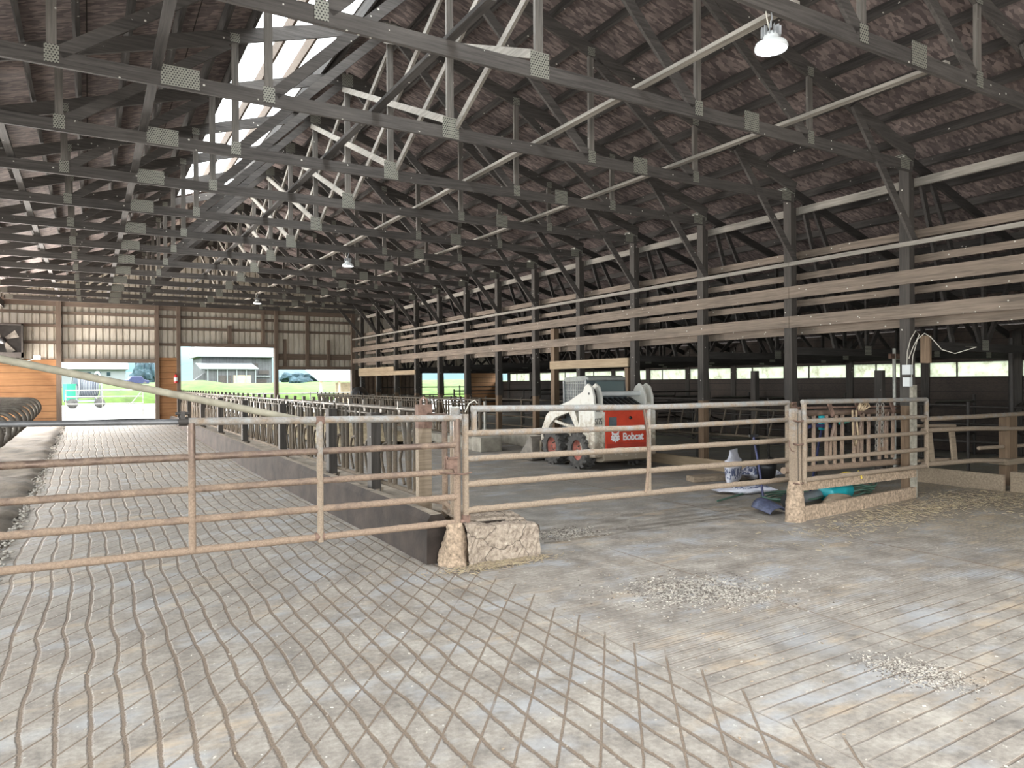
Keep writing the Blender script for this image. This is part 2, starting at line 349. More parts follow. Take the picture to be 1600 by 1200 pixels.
MAT['ply'] = simple('pale_lumber', (.5, .4, .26), .8, 0, .2)
MAT['extred'] = simple('extinguisher_red', (.6, .03, .03), .35, 0, .05)

# ------------------------------------------------------------------ mesh builder
class MB:
    def __init__(s): s.v = []; s.f = []; s.sm = []; s.mi = []; s.m = 0
    def _add(s, vs, fs, smooth=False):
        o = len(s.v); s.v += [tuple(p) for p in vs]
        for q in fs: s.f.append([i+o for i in q]); s.sm.append(smooth); s.mi.append(s.m)
    def box(s, c, d, rot=None):
        c = Vector(c); vs = []
        for x in (-.5, .5):
            for y in (-.5, .5):
                for z in (-.5, .5):
                    p = Vector((x*d[0], y*d[1], z*d[2]))
                    if rot: p = rot @ p
                    vs.append(c+p)
        s._add(vs, [(0,1,3,2),(4,6,7,5),(0,4,5,1),(2,3,7,6),(0,2,6,4),(1,5,7,3)]); return s
    def bb(s, a, b): return s.box([(a[i]+b[i])/2 for i in range(3)], [abs(b[i]-a[i]) for i in range(3)])
    def beam(s, p0, p1, w, h, side=None):
        """rectangular bar; w measured along side, h across"""
        p0, p1 = Vector(p0), Vector(p1); d = (p1-p0).normalized()
        a = Vector(side) if side else (Vector((0,0,1)).cross(d) if abs(d.z) < .99 else Vector((1,0,0)))
        a = (a - d*a.dot(d)).normalized(); n = d.cross(a)
        vs = [p + a*(i*w/2) + n*(j*h/2) for p in (p0, p1) for i, j in ((-1,-1),(1,-1),(1,1),(-1,1))]
        s._add(vs, [(3,2,1,0),(4,5,6,7),(0,1,5,4),(1,2,6,5),(2,3,7,6),(3,0,4,7)]); return s
    def tube(s, pts, r, n=8, cap=True, closed=False, lump=0, seed=0):
        pts = [Vector(p) for p in pts]; m = len(pts); rr = random.Random(seed*7919+m)
        if lump:   # resample finely for an uneven crust
            out = []
            for a, b in zip(pts, pts[1:]):
                k = max(1, int((b-a).length/.05))
                out += [a.lerp(b, i/k) for i in range(k)]
            pts = out+[pts[-1]]; m = len(pts)
        vs = []; up = None
        for i, p in enumerate(pts):
            if closed: d = pts[(i+1) % m] - pts[i-1]
            else: d = pts[min(i+1, m-1)] - pts[max(i-1, 0)]
            d.normalize()
            if up is None: up = Vector((0,0,1)) if abs(d.z) < .9 else Vector((0,1,0))
            a = up - d*up.dot(d)
            if a.length < 1e-4: a = Vector((1,0,0)) - d*d.x
            a.normalize(); up = a; c = d.cross(a)
            ri = r[i] if isinstance(r, (list, tuple)) else r
            for k in range(n):
                q = ri*(1 + (lump*(rr.random()*(1.0 if k in (0, 1, n-1) else .45)) if lump else 0))
                an = 2*PI*k/n; vs.append(p + (a*math.cos(an) + c*math.sin(an))*q)
        fs = []
        for i in range(m if closed else m-1):
            j = (i+1) % m
            for k in range(n): fs.append((i*n+k, i*n+(k+1) % n, j*n+(k+1) % n, j*n+k))
        s._add(vs, fs, True)
        if cap and not closed: s._add(vs[:n], [tuple(range(n))[::-1]]); s._add(vs[-n:], [tuple(range(n))])
        return s
    def lathe(s, prof, c=(0,0,0), axis='z', n=20, cap=True):
        vs = []; c = Vector(c)
        for r, h in prof:
            for k in range(n):
                a = 2*PI*k/n; x, y = r*math.cos(a), r*math.sin(a)
                vs.append(c + Vector({'z': (x, y, h), 'x': (h, x, y), 'y': (y, h, x)}[axis]))
        m = len(prof)
        s._add(vs, [(i*n+k, i*n+(k+1) % n, (i+1)*n+(k+1) % n, (i+1)*n+k) for i in range(m-1) for k in range(n)], True)
        if cap:
            if prof[0][0] > 1e-5: s._add(vs[:n], [tuple(range(n))[::-1]])
            if prof[-1][0] > 1e-5: s._add(vs[-n:], [tuple(range(n))])
        return s
    def prism(s, poly, axis, a, b):
        """poly: 2D points; extruded along axis from a to b (x: poly is (y,z), y: (x,z), z: (x,y))"""
        def P(p, t): return {'x': (t, p[0], p[1]), 'y': (p[0], t, p[1]), 'z': (p[0], p[1], t)}[axis]
        n = len(poly); vs = [P(p, a) for p in poly]+[P(p, b) for p in poly]
        s._add(vs, [tuple(range(n))[::-1], tuple(range(n, 2*n))]+[(i, (i+1) % n, n+(i+1) % n, n+i) for i in range(n)]); return s
    def grid(s, fn, nu, nv, smooth=True):
        vs = [fn(i/nu, j/nv) for i in range(nu+1) for j in range(nv+1)]
        s._add(vs, [(i*(nv+1)+j, (i+1)*(nv+1)+j, (i+1)*(nv+1)+j+1, i*(nv+1)+j+1) for i in range(nu) for j in range(nv)], smooth); return s
    def blob(s, c, r, sub=2, jit=0, seed=0, flat=1.):
        import bmesh
        bm = bmesh.new(); bmesh.ops.create_icosphere(bm, subdivisions=sub, radius=1)
        rr = random.Random(seed); r = r if isinstance(r, (tuple, list)) else (r, r, r*flat)
        vs = [Vector((v.co.x*r[0], v.co.y*r[1], v.co.z*r[2]))*(1+jit*(rr.random()-.5)) + Vector(c) for v in bm.verts]
        s._add(vs, [[v.index for v in fc.verts] for fc in bm.faces], jit < .15); bm.free(); return s
    def build(s, name, mats, parent=None, bevel=0, loc=None):
        me = bpy.data.meshes.new(name); me.from_pydata(s.v, [], s.f)
        for mt in (mats if isinstance(mats, (list, tuple)) else [mats]): me.materials.append(MAT[mt] if isinstance(mt, str) else mt)
        me.polygons.foreach_set('use_smooth', s.sm); me.polygons.foreach_set('material_index', s.mi)
        import bmesh
        bm = bmesh.new(); bm.from_mesh(me); bmesh.ops.recalc_face_normals(bm, faces=bm.faces); bm.to_mesh(me); bm.free()
        o = bpy.data.objects.new(name, me); C.objects.link(o)
        if parent: o.parent = parent
        if loc: o.location = loc
        if bevel:
            md = o.modifiers.new('edge', 'BEVEL'); md.width = bevel; md.segments = 2; md.limit_method = 'ANGLE'; md.angle_limit = .6
        return o
def tag(o, label, cat, group=None, kind=None):
    o['label'] = label; o['category'] = cat
    if group: o['group'] = group
    if kind: o['kind'] = kind
    return o
def thing(name, label, cat, loc=(0,0,0), rz=0, group=None):
    o = bpy.data.objects.new(name, None); C.objects.link(o); o.location = loc; o.rotation_euler = (0, 0, rz); o.empty_display_size = .1
    return tag(o, label, cat, group)
def struct(o, label=None, cat=None):
    o['kind'] = 'structure'
    if label: o['label'] = label
    if cat: o['category'] = cat
    return o
def dup(root, loc=None, label=None, rz=None):
    r = root.copy(); C.objects.link(r)
    if loc is not None: r.location = loc
    if rz is not None: r.rotation_euler = (0, 0, rz)
    if label: r['label'] = label
    for ch in list(root.children):
        c = ch.copy(); C.objects.link(c); c.parent = r
        for g in list(ch.children):
            d = g.copy(); C.objects.link(d); d.parent = c
    return r
ORD = ['nearest', 'second', 'third', 'fourth', 'fifth', 'sixth', 'seventh', 'eighth', 'ninth', 'tenth', 'eleventh', 'twelfth', 'thirteenth', 'fourteenth', 'fifteenth', 'sixteenth', 'seventeenth', 'eighteenth', 'nineteenth', 'twentieth', 'twenty-first', 'twenty-second', 'twenty-third', 'twenty-fourth']
def nth(i): return ORD[i]
def first(i): return 'first' if i == 0 else ORD[i]

# ------------------------------------------------------------------ common frame numbers
Y0, BAY = 5.9575, 2.0155
def YK(k): return Y0 + BAY*k
XL, XR, XC = -2.5, 10.2, 3.85
SL, ZAP = .31, 6.95
YW = 31.35
def ztc(x): return ZAP - SL*abs(x-XC)
ROOF_UP = .26
XOUT = 17.6

# ================================================================== SETTING
def fz(y): return max(0., min(1., (y-15)/16.35))*.27       # floor rises gently to the far end
mb = MB()
ys = [-3.4, 15, 17, 20, 24, 28, 31.35, 34]
for a, b_ in zip(ys, ys[1:]):
    mb._add([(-9, a, fz(a)), (18, a, fz(a)), (18, b_, fz(b_)), (-9, b_, fz(b_))], [(0,1,2,3)])
struct(mb.build('floor', 'floor'))

# stall bed along the alley
mb = MB()
rr = random.Random(3)
edge = [(-.80 + rr.uniform(-.04, .04)) for i in range(60)]
def bedf(u, v_):
    y = 3.5 + u*27.7; x = -2.6 + v_*(edge[int(u*59)] + 2.6)
    z = .085 + fz(y) + .02*math.sin(y*2.1+x*3) + .03*rr.random() - (.085 if v_ > .97 else .03*v_)
    return (x, y, max(z, fz(y)-.01))
mb.grid(bedf, 120, 14)
tag(mb.build('sawdust_bedding', 'bed'), 'brown sawdust bedding in the stalls along the grooved alley', 'bedding', kind='stuff')
mb = MB(); rr = random.Random(5)
for i in range(700):
    y = 5 + 25*rr.random()**1.4; mb.blob((-.78+rr.gauss(0, .055), y, fz(y)+.02), (rr.uniform(.012,.03), rr.uniform(.012,.035), .014), 1, .5, i)
tag(mb.build('pale_bedding_crumbs', 'chip'), 'line of pale crumbs along the edge of the stall bedding', 'bedding', kind='stuff')

# roof sheathing: slope without and with the ridge light
def zr(x): return ztc(x) + ROOF_UP
SKX0, SKX1, SKY1 = 1.98, 3.34, 20.6
YB = -2.2
def slab(mb, x0, x1, y0, y1, th=.03):
    mb.prism([(x0, zr(x0)), (x1, zr(x1)), (x1, zr(x1)+th), (x0, zr(x0)+th)], 'y', y0, y1)
mb = MB(); slab(mb, XC, XOUT+.6, YB, YW+.3); struct(mb.build('ceiling', 'osb'), 'strand board roof underside over the feed lane')
mb = MB(); slab(mb, -4.9, SKX0, YB, YW+.3); slab(mb, SKX1, XC, YB, YW+.3); slab(mb, SKX0, SKX1, SKY1, YW+.3); slab(mb, SKX0, SKX1, YB, 1.0)
struct(mb.build('ceiling', 'osb'), 'strand board roof underside pierced by the ridge light')
mb = MB(); rib = []
n = 40
for i in range(n): slab(mb, SKX0, SKX1, 1.0+(SKY1-1.0)*i/n+.004, 1.0+(SKY1-1.0)*(i+1)/n-.004, .004)
struct(mb.build('window_1', 'skylight'), 'bright translucent roof strip beside the ridge')

# unseen gable wall over the doorway, added to keep light off roof and boards
mb = MB(); mb.prism([(-4.9, 3.2), (10.2, 3.2), (10.2, zr(10.2)), (XC, zr(XC)), (-4.9, zr(-4.9))], 'y', YB-.05, YB); mb.prism([(10.2, 0), (XOUT, 0), (XOUT, zr(XOUT)), (10.2, zr(10.2))], 'y', YB-.05, YB)
struct(mb.build('wall_front_light_block', 'plankwall'), 'unseen plank gable added over the doorway to hold back light')
# purlins
def purlin(x, y0=YB, y1=YW+.2):
    c = ztc(x) + .11 + .07
    return MB().beam((x, y0, c), (x, y1, c), .045, .135, side=(math.cos(math.atan(SL)), 0, -SL if x > XC else SL))
i = 0
for i in range(11):
    x = XC + .35 + i*.60
    tag(purlin(x).build('roof_purlin', 'truss_y'), f'{first(i)} dark roof purlin down from the ridge over the feed lane', 'purlin', 'roof purlins over the feed lane')
for i in range(10):
    x = 10.85 + i*.68
    tag(purlin(x).build('roof_purlin', 'truss_y'), f'{first(i)} dark roof purlin beyond the post row over the dim side aisle', 'purlin', 'roof purlins over the side aisle')
lx = [3.55, 3.40, 2.90, 2.44, 1.92, 1.55, 1.0, .45, -.1, -.65, -1.2, -1.75, -2.3]
for i, x in enumerate(lx):
    o = purlin(x).build('roof_purlin', 'girt' if i in (2, 3) else 'truss_y')
    tag(o, f'{first(i)} roof purlin down from the ridge on the slope with the bright strip', 'purlin', 'roof purlins on the slope with the ridge light')

# ------------------------------------------------------------------ trusses
PX = [XC-4.13, XC-2.16, XC, XC+2.16, XC+4.13]
CH0 = 4.768    # chord centre height
def plate(name, parent, x, z, sx, sz, front=-.024):
    mb = MB(); mb.box((0, 0, 0), (sx, .003, sz)); 
    o = mb.build(name, 'plate', parent, loc=(x-XC, front-.0025, z)); return o
def make_truss():
    t = thing('roof_truss', '', 'roof truss', (XC, 0, 0), 0, 'timber roof trusses')
    W = .04
    def bar(name, p0, p1, h, mat='truss', yy=0, ww=W):
        MB().beam((p0[0]-XC, yy, p0[1]), (p1[0]-XC, yy, p1[1]), ww, h, side=(0,1,0)).build(name, mat, t)
    bar('bottom_chord', (XL, CH0), (XR+.05, CH0), .148)
    for s in (-1, 1):
        xe = XL if s < 0 else XR+.1
        bar('top_chord', (XC, ZAP+.0), (xe, ztc(xe)), .18)
    bar('king_post', (XC, CH0+.06), (XC, ZAP-.05), .09, 'web')
    for s in (-1, 1):
        for a, bq in ((0, 2.16), (2.16, 4.13)):
            bar('vertical_web', (XC+s*bq, CH0+.06), (XC+s*bq, ztc(XC+s*bq)-.07), .085, 'web')
            bar('diagonal_web', (XC+s*(bq-.06), CH0+.06), (XC+s*(a+.08), ztc(XC+s*a)-.12), .12)
    plate('connector_plate', t, XC, CH0+.06, .22, .25)
    plate('connector_plate', t, XC, ZAP-.06, .2, .2)
    for s in (-1, 1):
        plate('connector_plate', t, XC+s*3.03, CH0+.045, .36 if s < 0 else .25, .20 if s < 0 else .23)
        for q in (2.16, 4.13):
            plate('connector_plate', t, XC+s*q, CH0+.04, .12, .17)
            plate('connector_plate', t, XC+s*q, ztc(XC+s*q)-.02, .12, .12)
        plate('connector_plate', t, XC+s*6.2, CH0+.02, .22, .16)
    return t
tr0 = make_truss()
truss = {}
def trlabel(k):
    if k == -1: return 'nearest roof truss, with the big lit lamp hanging from its chord'
    return f'{nth(k+1)} roof truss from the viewpoint, counting the one with the big lamp first'
for k in range(-1, 13):
    if k == -1: o = tr0; o.location = (XC, YK(k), 0)
    else: o = dup(tr0, (XC, YK(k), 0))
    o['label'] = trlabel(k); truss[k] = o

# sway braces in the ridge plane, each spanning two bays
j = 0
for k in range(1, 13):
    a = (XC+.09, YK(k), CH0+.1); b_ = (XC+.09, YK(k-2), ZAP-.08)
    tag(MB().beam(a, b_, .038, .085, side=(1,0,0)).build('sway_brace', 'brace'), f'{first(k-1)} grey timber brace rising toward the viewpoint under the ridge', 'roof brace', 'rising ridge braces')
    if k >= 2:
        a = (XC-.07, YK(k), ZAP-.22); b_ = (XC-.07, YK(k-2), CH0+.16)
        tag(MB().beam(a, b_, .038, .085, side=(1,0,0)).build('sway_brace', 'brace'), f'{first(k-2)} grey timber brace dropping toward the viewpoint under the ridge', 'roof brace', 'dropping ridge braces')
# lateral braces lying on the bottom chords
def lateral(x, mat, lab, z=CH0+.096, segs=((-.4, 13.3),)):
    for i, (k0, k1) in enumerate(segs):
        tag(MB().beam((x, YK(k0), z), (x, min(YK(k1), YW-.1), z), .09, .04, side=(1,0,0)).build('lateral_brace', mat), lab, 'roof brace')
lateral(2.88, 'truss_y', 'dark lapped timber lying along the truss chords below the ridge light')
lateral(.60, 'truss_y', 'dark timber lying along the truss chords beyond the ridge light')
lateral(5.12, 'brace', 'grey timber lying along the truss chords, pointing at the big lamp', segs=((-1.0, 13.3),))
lateral(7.42, 'brace', 'grey timber lying along the truss chords over the skid loader', segs=((-1.0, 13.3),))
lateral(-.9, 'truss_y', 'dark timber along the truss chords above the grooved alley')
# laps of the dark lateral brace
for k in range(1, 12, 1):
    pass

# knee braces, post row
for k in range(-1, 13):
    y = YK(k)-.045
    tag(MB().beam((XR+.06, y, 3.66), (8.83, y, ztc(8.83)-.02), .04, .12, side=(0,1,0)).build('knee_brace', 'truss'), (f'{first(k)} dark diagonal knee brace from the slatted post row up to its truss' if k >= 0 else 'dark diagonal knee brace of the truss with the big lamp'), 'knee brace', 'knee braces of the post row')

# posts of the slatted row
def make_post():
    p = thing('row_post', '', 'post', (XR, 0, 0), 0, 'dark posts of the slatted row')
    MB().bb((0, -.075, 1.32), (.075, .075, 4.98)).build('upper_ply', 'post', p)
    MB().bb((.083, -.06, 1.32), (.155, .08, 4.62)).build('upper_ply', 'post', p)
    MB().bb((.005, -.07, -.05), (.075, .07, 1.319)).build('lower_splice', 'post_low', p)
    MB().bb((.085, -.055, -.05), (.15, .075, 1.319)).build('lower_splice', 'post_low', p)
    MB().prism([(-.05, 1.25), (.11, 1.25), (.11, 2.15), (.0, 2.15), (-.05, 1.4)], 'x', .157, .20).build('corbel', 'post', p)
    mb = MB(); mb.box((-.015, 0, 4.86), (.22, .17, .14)); mb.build('heel_plate', 'plate', p)
    return p
p0 = make_post()
for k in range(-1, 13):
    o = p0 if k == -1 else dup(p0)
    o.location = (XR, YK(k)+.085, 0)
    o['label'] = (f'{first(k)} dark doubled timber post of the slatted row, counting from the switch box' if k >= 0 else 'dark doubled timber post carrying the truss with the big lamp')
# posts of the open eave side
q0 = thing('eave_post', '', 'post', (XL, 0, 0), 0, 'posts on the open stall side')
MB().bb((-.08, -.08, -.02), (.08, .08, 4.95)).build('shaft', 'post', q0); MB().bb((-.08, -.081, 4.72), (.16, -.079, 4.9)).build('heel_plate', 'plate', q0)
for i, k in enumerate(range(0, 10, 2)):
    o = q0 if i == 0 else dup(q0)
    o.location = (XL, YK(k)+.1, 0); o['label'] = f'{first(i)} dark post on the open stall side of the alley'
tag(MB().beam((-2.62, -1, 4.62), (-2.62, YW, 4.62), .04, .24).build('eave_beam', 'truss_y'), 'dark eave beam on the open stall side', 'beam')

# boards on the slatted row
def boards(name, x, z0, z1, th, mat, lab, span=3, k0=-2, group=None):
    i = 0; k = k0
    while k < 12.6:
        a = YK(k) + .03; b_ = min(YK(min(k+span, 12.6)), YW-.06) + .022
        o = MB().bb((x-th/2, a, z0), (x+th/2, b_, z1)).build(name, mat)
        tag(o, f'{first(i)} length of the {lab}', 'board', group or lab)
        k += span; i += 1
FX = XR-.022
boards('wall_board', FX, 3.622, 3.685, .05, 'brace', 'narrow pale rail nailed across the front of the post row')
boards('wall_board', FX, 3.077, 3.276, .04, 'board', 'upper wide brown board across the front of the post row')
boards('wall_board', FX, 2.583, 2.776, .04, 'board', 'lower wide brown board across the front of the post row')
BX = XR+.24
boards('back_board', BX, 4.52, 4.64, .05, 'brace', 'eave beam behind the tops of the post row')
boards('back_board', BX, 3.765, 3.885, .04, 'board', 'top brown board nailed behind the post row')
boards('back_board', BX, 3.405, 3.51, .04, 'board', 'second brown board nailed behind the post row')
boards('back_board', BX, 2.955, 3.06, .04, 'board', 'third brown board nailed behind the post row')
boards('back_board', BX, 2.47, 2.62, .04, 'board', 'lowest brown board nailed behind the post row')
# pale planks near the far end, and the header over the loader
tag(MB().bb((XR-.05, YK(10.03), 2.17), (XR-.005, YK(12.1), 2.34)).build('pale_plank', 'newwood'), 'upper pale plank nailed to the last posts by the far wall', 'plank')
tag(MB().bb((XR-.05, YK(9.0), 2.0), (XR-.005, YK(12.1), 2.165)).build('pale_plank', 'newwood'), 'lower longer pale plank nailed to the last posts by the far wall', 'plank')
h = thing('door_header', 'pale plank header on a short brown post behind the skid loader', 'door frame', (XR, YK(3.1), 0))
MB().bb((-.04, 0, 2.02), (.01, 3.08, 2.22)).build('header_plank', 'newwood', h)
MB().bb((-.02, 2.9, 0), (.13, 3.06, 3.05)).build('side_post', 'post_low', h)
MB().bb((-.02, .02, 0), (.06, .13, 2.0)).build('side_post', 'post_low', h)

# ------------------------------------------------------------------ side aisle: lean-to trusses
def make_lean():
    t = thing('aisle_truss', '', 'aisle truss', (XR+.3, 0, 0), 0, 'low trusses over the side aisle')
    x1 = XOUT-.1-XR-.3
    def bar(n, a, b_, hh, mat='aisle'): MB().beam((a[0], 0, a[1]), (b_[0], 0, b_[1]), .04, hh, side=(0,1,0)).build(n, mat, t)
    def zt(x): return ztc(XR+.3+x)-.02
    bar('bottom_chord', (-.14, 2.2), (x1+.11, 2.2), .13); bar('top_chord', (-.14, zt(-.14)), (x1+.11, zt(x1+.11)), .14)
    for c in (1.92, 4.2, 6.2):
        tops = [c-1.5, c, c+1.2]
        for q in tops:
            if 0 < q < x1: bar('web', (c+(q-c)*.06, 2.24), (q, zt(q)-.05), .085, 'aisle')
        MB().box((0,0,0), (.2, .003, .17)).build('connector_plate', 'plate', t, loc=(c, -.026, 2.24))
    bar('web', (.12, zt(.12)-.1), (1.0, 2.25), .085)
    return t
lt0 = make_lean()
for k in range(-1, 13):
    o = lt0 if k == -1 else dup(lt0)
    o.location = (XR+.3, YK(k)+.1, 0); o['label'] = (f'{first(k)} low truss over the dim side aisle, counting from the switch box post' if k >= 0 else 'low side aisle truss level with the truss of the big lamp')

# outer wall of the side aisle with its strip of windows
mb = MB(); mb.bb((XOUT, -2.2, 0), (XOUT+.1, YW, 1.74)); mb.bb((XOUT, -2.2, 2.12), (XOUT+.1, YW, 2.9)); struct(mb.build('wall_right', 'plankwall'), 'dark plank wall below and above the strip windows')
for k in range(-2, 13):
    y0, y1 = YK(k)+.0+.03, YK(k+1)-.17
    mb = MB(); mb.bb((XOUT-.02, y1, 0), (XOUT+.12, y1+.2, 2.75)); struct(mb.build('wall_right_post', 'post'))
    if k < 12:
        wn = thing('window_%d' % (k+4), (f'{first(k-1)} dusty strip window of the side aisle wall, counted from the viewpoint' if k >= 1 else 'strip window of the side aisle wall beside the viewpoint'), 'window', (XOUT, (y0+y1)/2, 1.93), 0, 'strip windows of the side aisle')
        wn['kind'] = 'structure'
        a = (y1-y0)/2
        MB().bb((.03, -a, -.19), (.04, a, .19)).build('pane', 'pane', wn)
        mm = MB(); mm.bb((.0, a*.3-.012, -.19), (.05, a*.3+.012, .19)); mm.bb((0, -a, -.2), (.06, a, -.17)); mm.bb((0, -a, .17), (.06, a, .2)); mm.build('frame', 'post', wn)

# ------------------------------------------------------------------ far wall
def corr(mb, x0, x1, z0, z1, y=YW, pitch=.223, rev=False):
    """vertical ribbed sheet between x0..x1; z1 may be a function of x"""
    g = z1 if callable(z1) else (lambda x: z1)
    xs = []
    i0 = math.floor(x0/pitch)
    for i in range(i0, math.ceil(x1/pitch)+1):
        for dx, dy in ((0, 0), (.014, .06), (.05, .06), (.064, 0)):
            xx = i*pitch+dx
            if x0 < xx < x1: xs.append((xx, dy))
    xs = [(x0, 0)]+xs+[(x1, 0)]
    vs = []
    for xx, dy in xs: vs += [(xx, y+dy, z0), (xx, y+dy, g(xx))]
    mb._add(vs, [(2*i, 2*i+2, 2*i+3, 2*i+1) for i in range(len(xs)-1)])
O1, O2, O3 = (-.88, 2.24, 2.55), (3.15, 6.78, 3.22), (6.95, 10.13, 2.30)    # openings: x0, x1, head
mb = MB()
top = lambda x: zr(x)-.02
corr(mb, -4.2, -.95, 2.62, top); corr(mb, -.95, 2.3, O1[2]+.1, top); corr(mb, 2.3, 3.1, 2.72, top)
corr(mb, 3.1, 6.86, O2[2]+.1, top); corr(mb, 6.86, 10.25, O3[2]+.1, top); corr(mb, 10.25, XOUT, 2.3, top); 
struct(mb.build('wall_back', 'sheet'), 'old white ribbed sheet metal end wall')
mb = MB(); corr(mb, 10.25, 13.45, 0, 2.3); struct(mb.build('wall_back_aisle', 'sheet_dark'), 'brown ribbed sheet metal end wall of the side aisle')
mb = MB(); mb.bb((16.1, YW-.02, 0), (XOUT, YW+.05, 2.3)); struct(mb.build('wall_back_siding', 'siding'), 'orange wood siding at the end of the side aisle')
mb = MB(); mb.bb((-4.2, YW-.05, .1), (-1.0, YW+.05, 2.66)); struct(mb.build('wall_back_siding', 'siding'), 'orange wood siding beside the alley opening')
mb = MB(); mb.bb((2.38, YW-.05, 0), (3.02, YW+.05, 2.76)); struct(mb.build('wall_back_siding', 'siding'), 'orange wood siding between the two door openings')
def wpost(x, w_, z0, z1, d=.16, y=YW-.17): return MB().bb((x-w_/2, y, z0), (x+w_/2, y+d, z1))
for i, (x, w_, z0, z1) in enumerate([(-.95, .17, 0, 4.95), (2.31, .14, 0, 4.95), (3.08, .14, 0, 4.95), (6.86, .15, 0, 4.95), (10.2, .16, 0, 4.9),
        (5.0, .14, 3.3, 4.1), (6.33, .12, 3.3, 4.75), (7.22, .12, 2.4, 3.6), (8.17, .14, 2.4, 4.75), (9.1, .13, 2.4, 3.6)]):
    struct(wpost(x, w_, z0, z1, .12 if i > 4 else .16, YW-.13 if i > 4 else YW-.17).build('wall_back_post', 'girt_v'))
for z, a, b_ in [(4.38, -4.2, 10.2), (3.9, -4.2, 3.1), (3.28, -4.2, 3.1), (3.92, 3.1, 10.2)]:
    struct(MB().bb((a, YW-.06, z-.055), (b_, YW-.022, z+.055)).build('wall_back_girt', 'girt'))
struct(MB().bb((-4.2, YW-.12, 4.62), (10.2, YW-.05, 4.86)).build('wall_back_beam', 'girt'))
struct(MB().bb((6.9, YW-.08, 2.72), (10.2, YW-.03, 2.98)).build('wall_back_girt', 'girt'))
for i, o_ in enumerate((O1, O2, O3)):
    mb = MB(); mb.bb((o_[0]-.05, YW-.14, o_[2]), (o_[1]+.05, YW+.1, o_[2]+.14)); mb.bb((o_[0]-.06, YW-.02, 0), (o_[0], YW+.1, o_[2])); mb.bb((o_[1], YW-.02, 0), (o_[1]+.06, YW+.1, o_[2]))
    struct(mb.build('door_%d' % (i+1), 'girt'), ['frame of the alley opening in the end wall', 'frame of the tall middle opening in the end wall', 'frame of the low wide opening in the end wall'][i])
mb = MB(); mb.bb((13.42, YW-.1, 0), (13.55, YW+.08, 2.35)); mb.bb((16.0, YW-.1, 0), (16.13, YW+.08, 2.35)); mb.bb((13.42, YW-.1, 2.22), (16.13, YW+.08, 2.35))
struct(mb.build('door_4', 'girt'), 'frame of the opening at the end of the side aisle')
for x in (11.3, 12.4): struct(wpost(x, .12, 0, 2.3).build('wall_back_post', 'post_low'))

# ================================================================== GATES
def rail(name, p0, p1, r, mat, parent, lump=0, seed=0, n=10, label=None, mid=None):
    pts = [p0, p1] if not mid else [p0]+mid+[p1]
    o = MB().tube(pts, r, n, lump=lump, seed=seed).build(name, mat, parent)
    if label: o['label'] = label
    return o
gA = thing('tube_gate', 'long five rail tube gate closing off the grooved alley', 'gate', (2.95, 6.05, 0))
def gz(x, zl, zr_): return zl + (zr_-zl)*(x+.53)/3.48
for i, (zl, zr_, r) in enumerate([(1.433, 1.367, .027), (1.146, 1.114, .027), (.894, .867, .027), (.66, .626, .027), (.417, .386, .027)]):
    if i == 0:
        rail('top_rail', (.62-2.95, 0, gz(.62, zl, zr_)), (.06, 0, gz(3.0, zl, zr_)), .03, 'galv', gA)
        rail('rail_extension', (-1.9-2.95, 0, gz(-1.9, zl, zr_)), (.66-2.95, 0, gz(.66, zl, zr_)), .021, 'steelpipe', gA, label='thin bare steel pipe end')
    else:
        rail('rail', (-1.9-2.95, 0, gz(-1.9, zl, zr_)), (.0, 0, gz(2.95, zl, zr_)), r, 'rustpipe', gA, .10 if i < 3 else .3, i)
rail('upright', (.682-2.95, -.01, .40), (.682-2.95, -.01, 1.40), .028, 'rustpipe', gA)
rail('upright', (1.678-2.95, -.01, .36), (1.678-2.95, -.01, 1.38), .027, 'galv', gA, .08, 3)
rail('end_upright', (0.02, 0, .33), (0.02, 0, 1.36), .032, 'rustpipe', gA, .12, 4)
mb = MB(); mb.tube([(-2.36, 0, 1.414), (-2.29, 0, 1.413)], .034, 10); mb.box((-2.33, -.01, 1.46), (.03, .03, .06)); mb.tube([(-2.38, -.0, 1.475), (-2.28, 0, 1.475)], .012, 6); mb.build('rail_clamp', 'darkpipe', gA)
MB().tube([(-1.305, -.0, 1.388), (-1.235, 0, 1.386)], .036, 10).build('rust_collar', 'rust', gA)
MB().tube([(-1.315, -.0, .406), (-1.24, 0, .404)], .036, 10).build('rust_collar', 'rust', gA)
mb = MB(); mb.prism([(-.13, .9), (-.04, .9), (-.02, .84), (-.0, .84), (-.0, 1.0), (-.13, 1.0)], 'y', -.05, -.04); mb.box((-.11, -.045, .96), (.02, .03, .12)); mb.box((-.05, -.045, 1.0), (.12, .03, .015))
mb.build('latch', 'rust', gA)
MB().tube([(-.18, -.04, .87), (-.05, -.05, .855), (.06, -.05, .84), (.16, -.03, .85)], .008, 6).build('latch_pin', 'rust', gA)

gB = thing('tube_gate', 'five rail tube gate in front of the skid loader', 'gate', (3.06, 6.05, 0))
def B(x, y, z): return (x-3.06, y, z)
rail('top_rail', B(3.13, 0, 1.449), B(7.66, 0, 1.415), .032, 'galv', gB, mid=[B(5.3, 0, 1.412)])
rail('rail', B(3.05, 0, 1.219), B(7.66, 0, 1.197), .03, 'galv', gB, mid=[B(5.1, 0, 1.189)])
rail('rail', B(3.05, 0, .976), B(7.66, 0, .937), .028, 'galv', gB, .2, 11, mid=[B(5.3, 0, .95)])
rail('rail', B(3.05, 0, .735), B(7.66, 0, .682), .028, 'galv', gB, .38, 12)
rail('rail', B(3.05, 0, .487), B(7.66, 0, .438), .028, 'galv', gB, .4, 13)
rail('end_upright', B(3.06, 0, .36), B(3.06, 0, 1.40), .031, 'galv', gB, .06, 2)
rail('short_upright', B(3.155, 0, 1.21), B(3.155, 0, 1.45), .028, 'galv', gB)
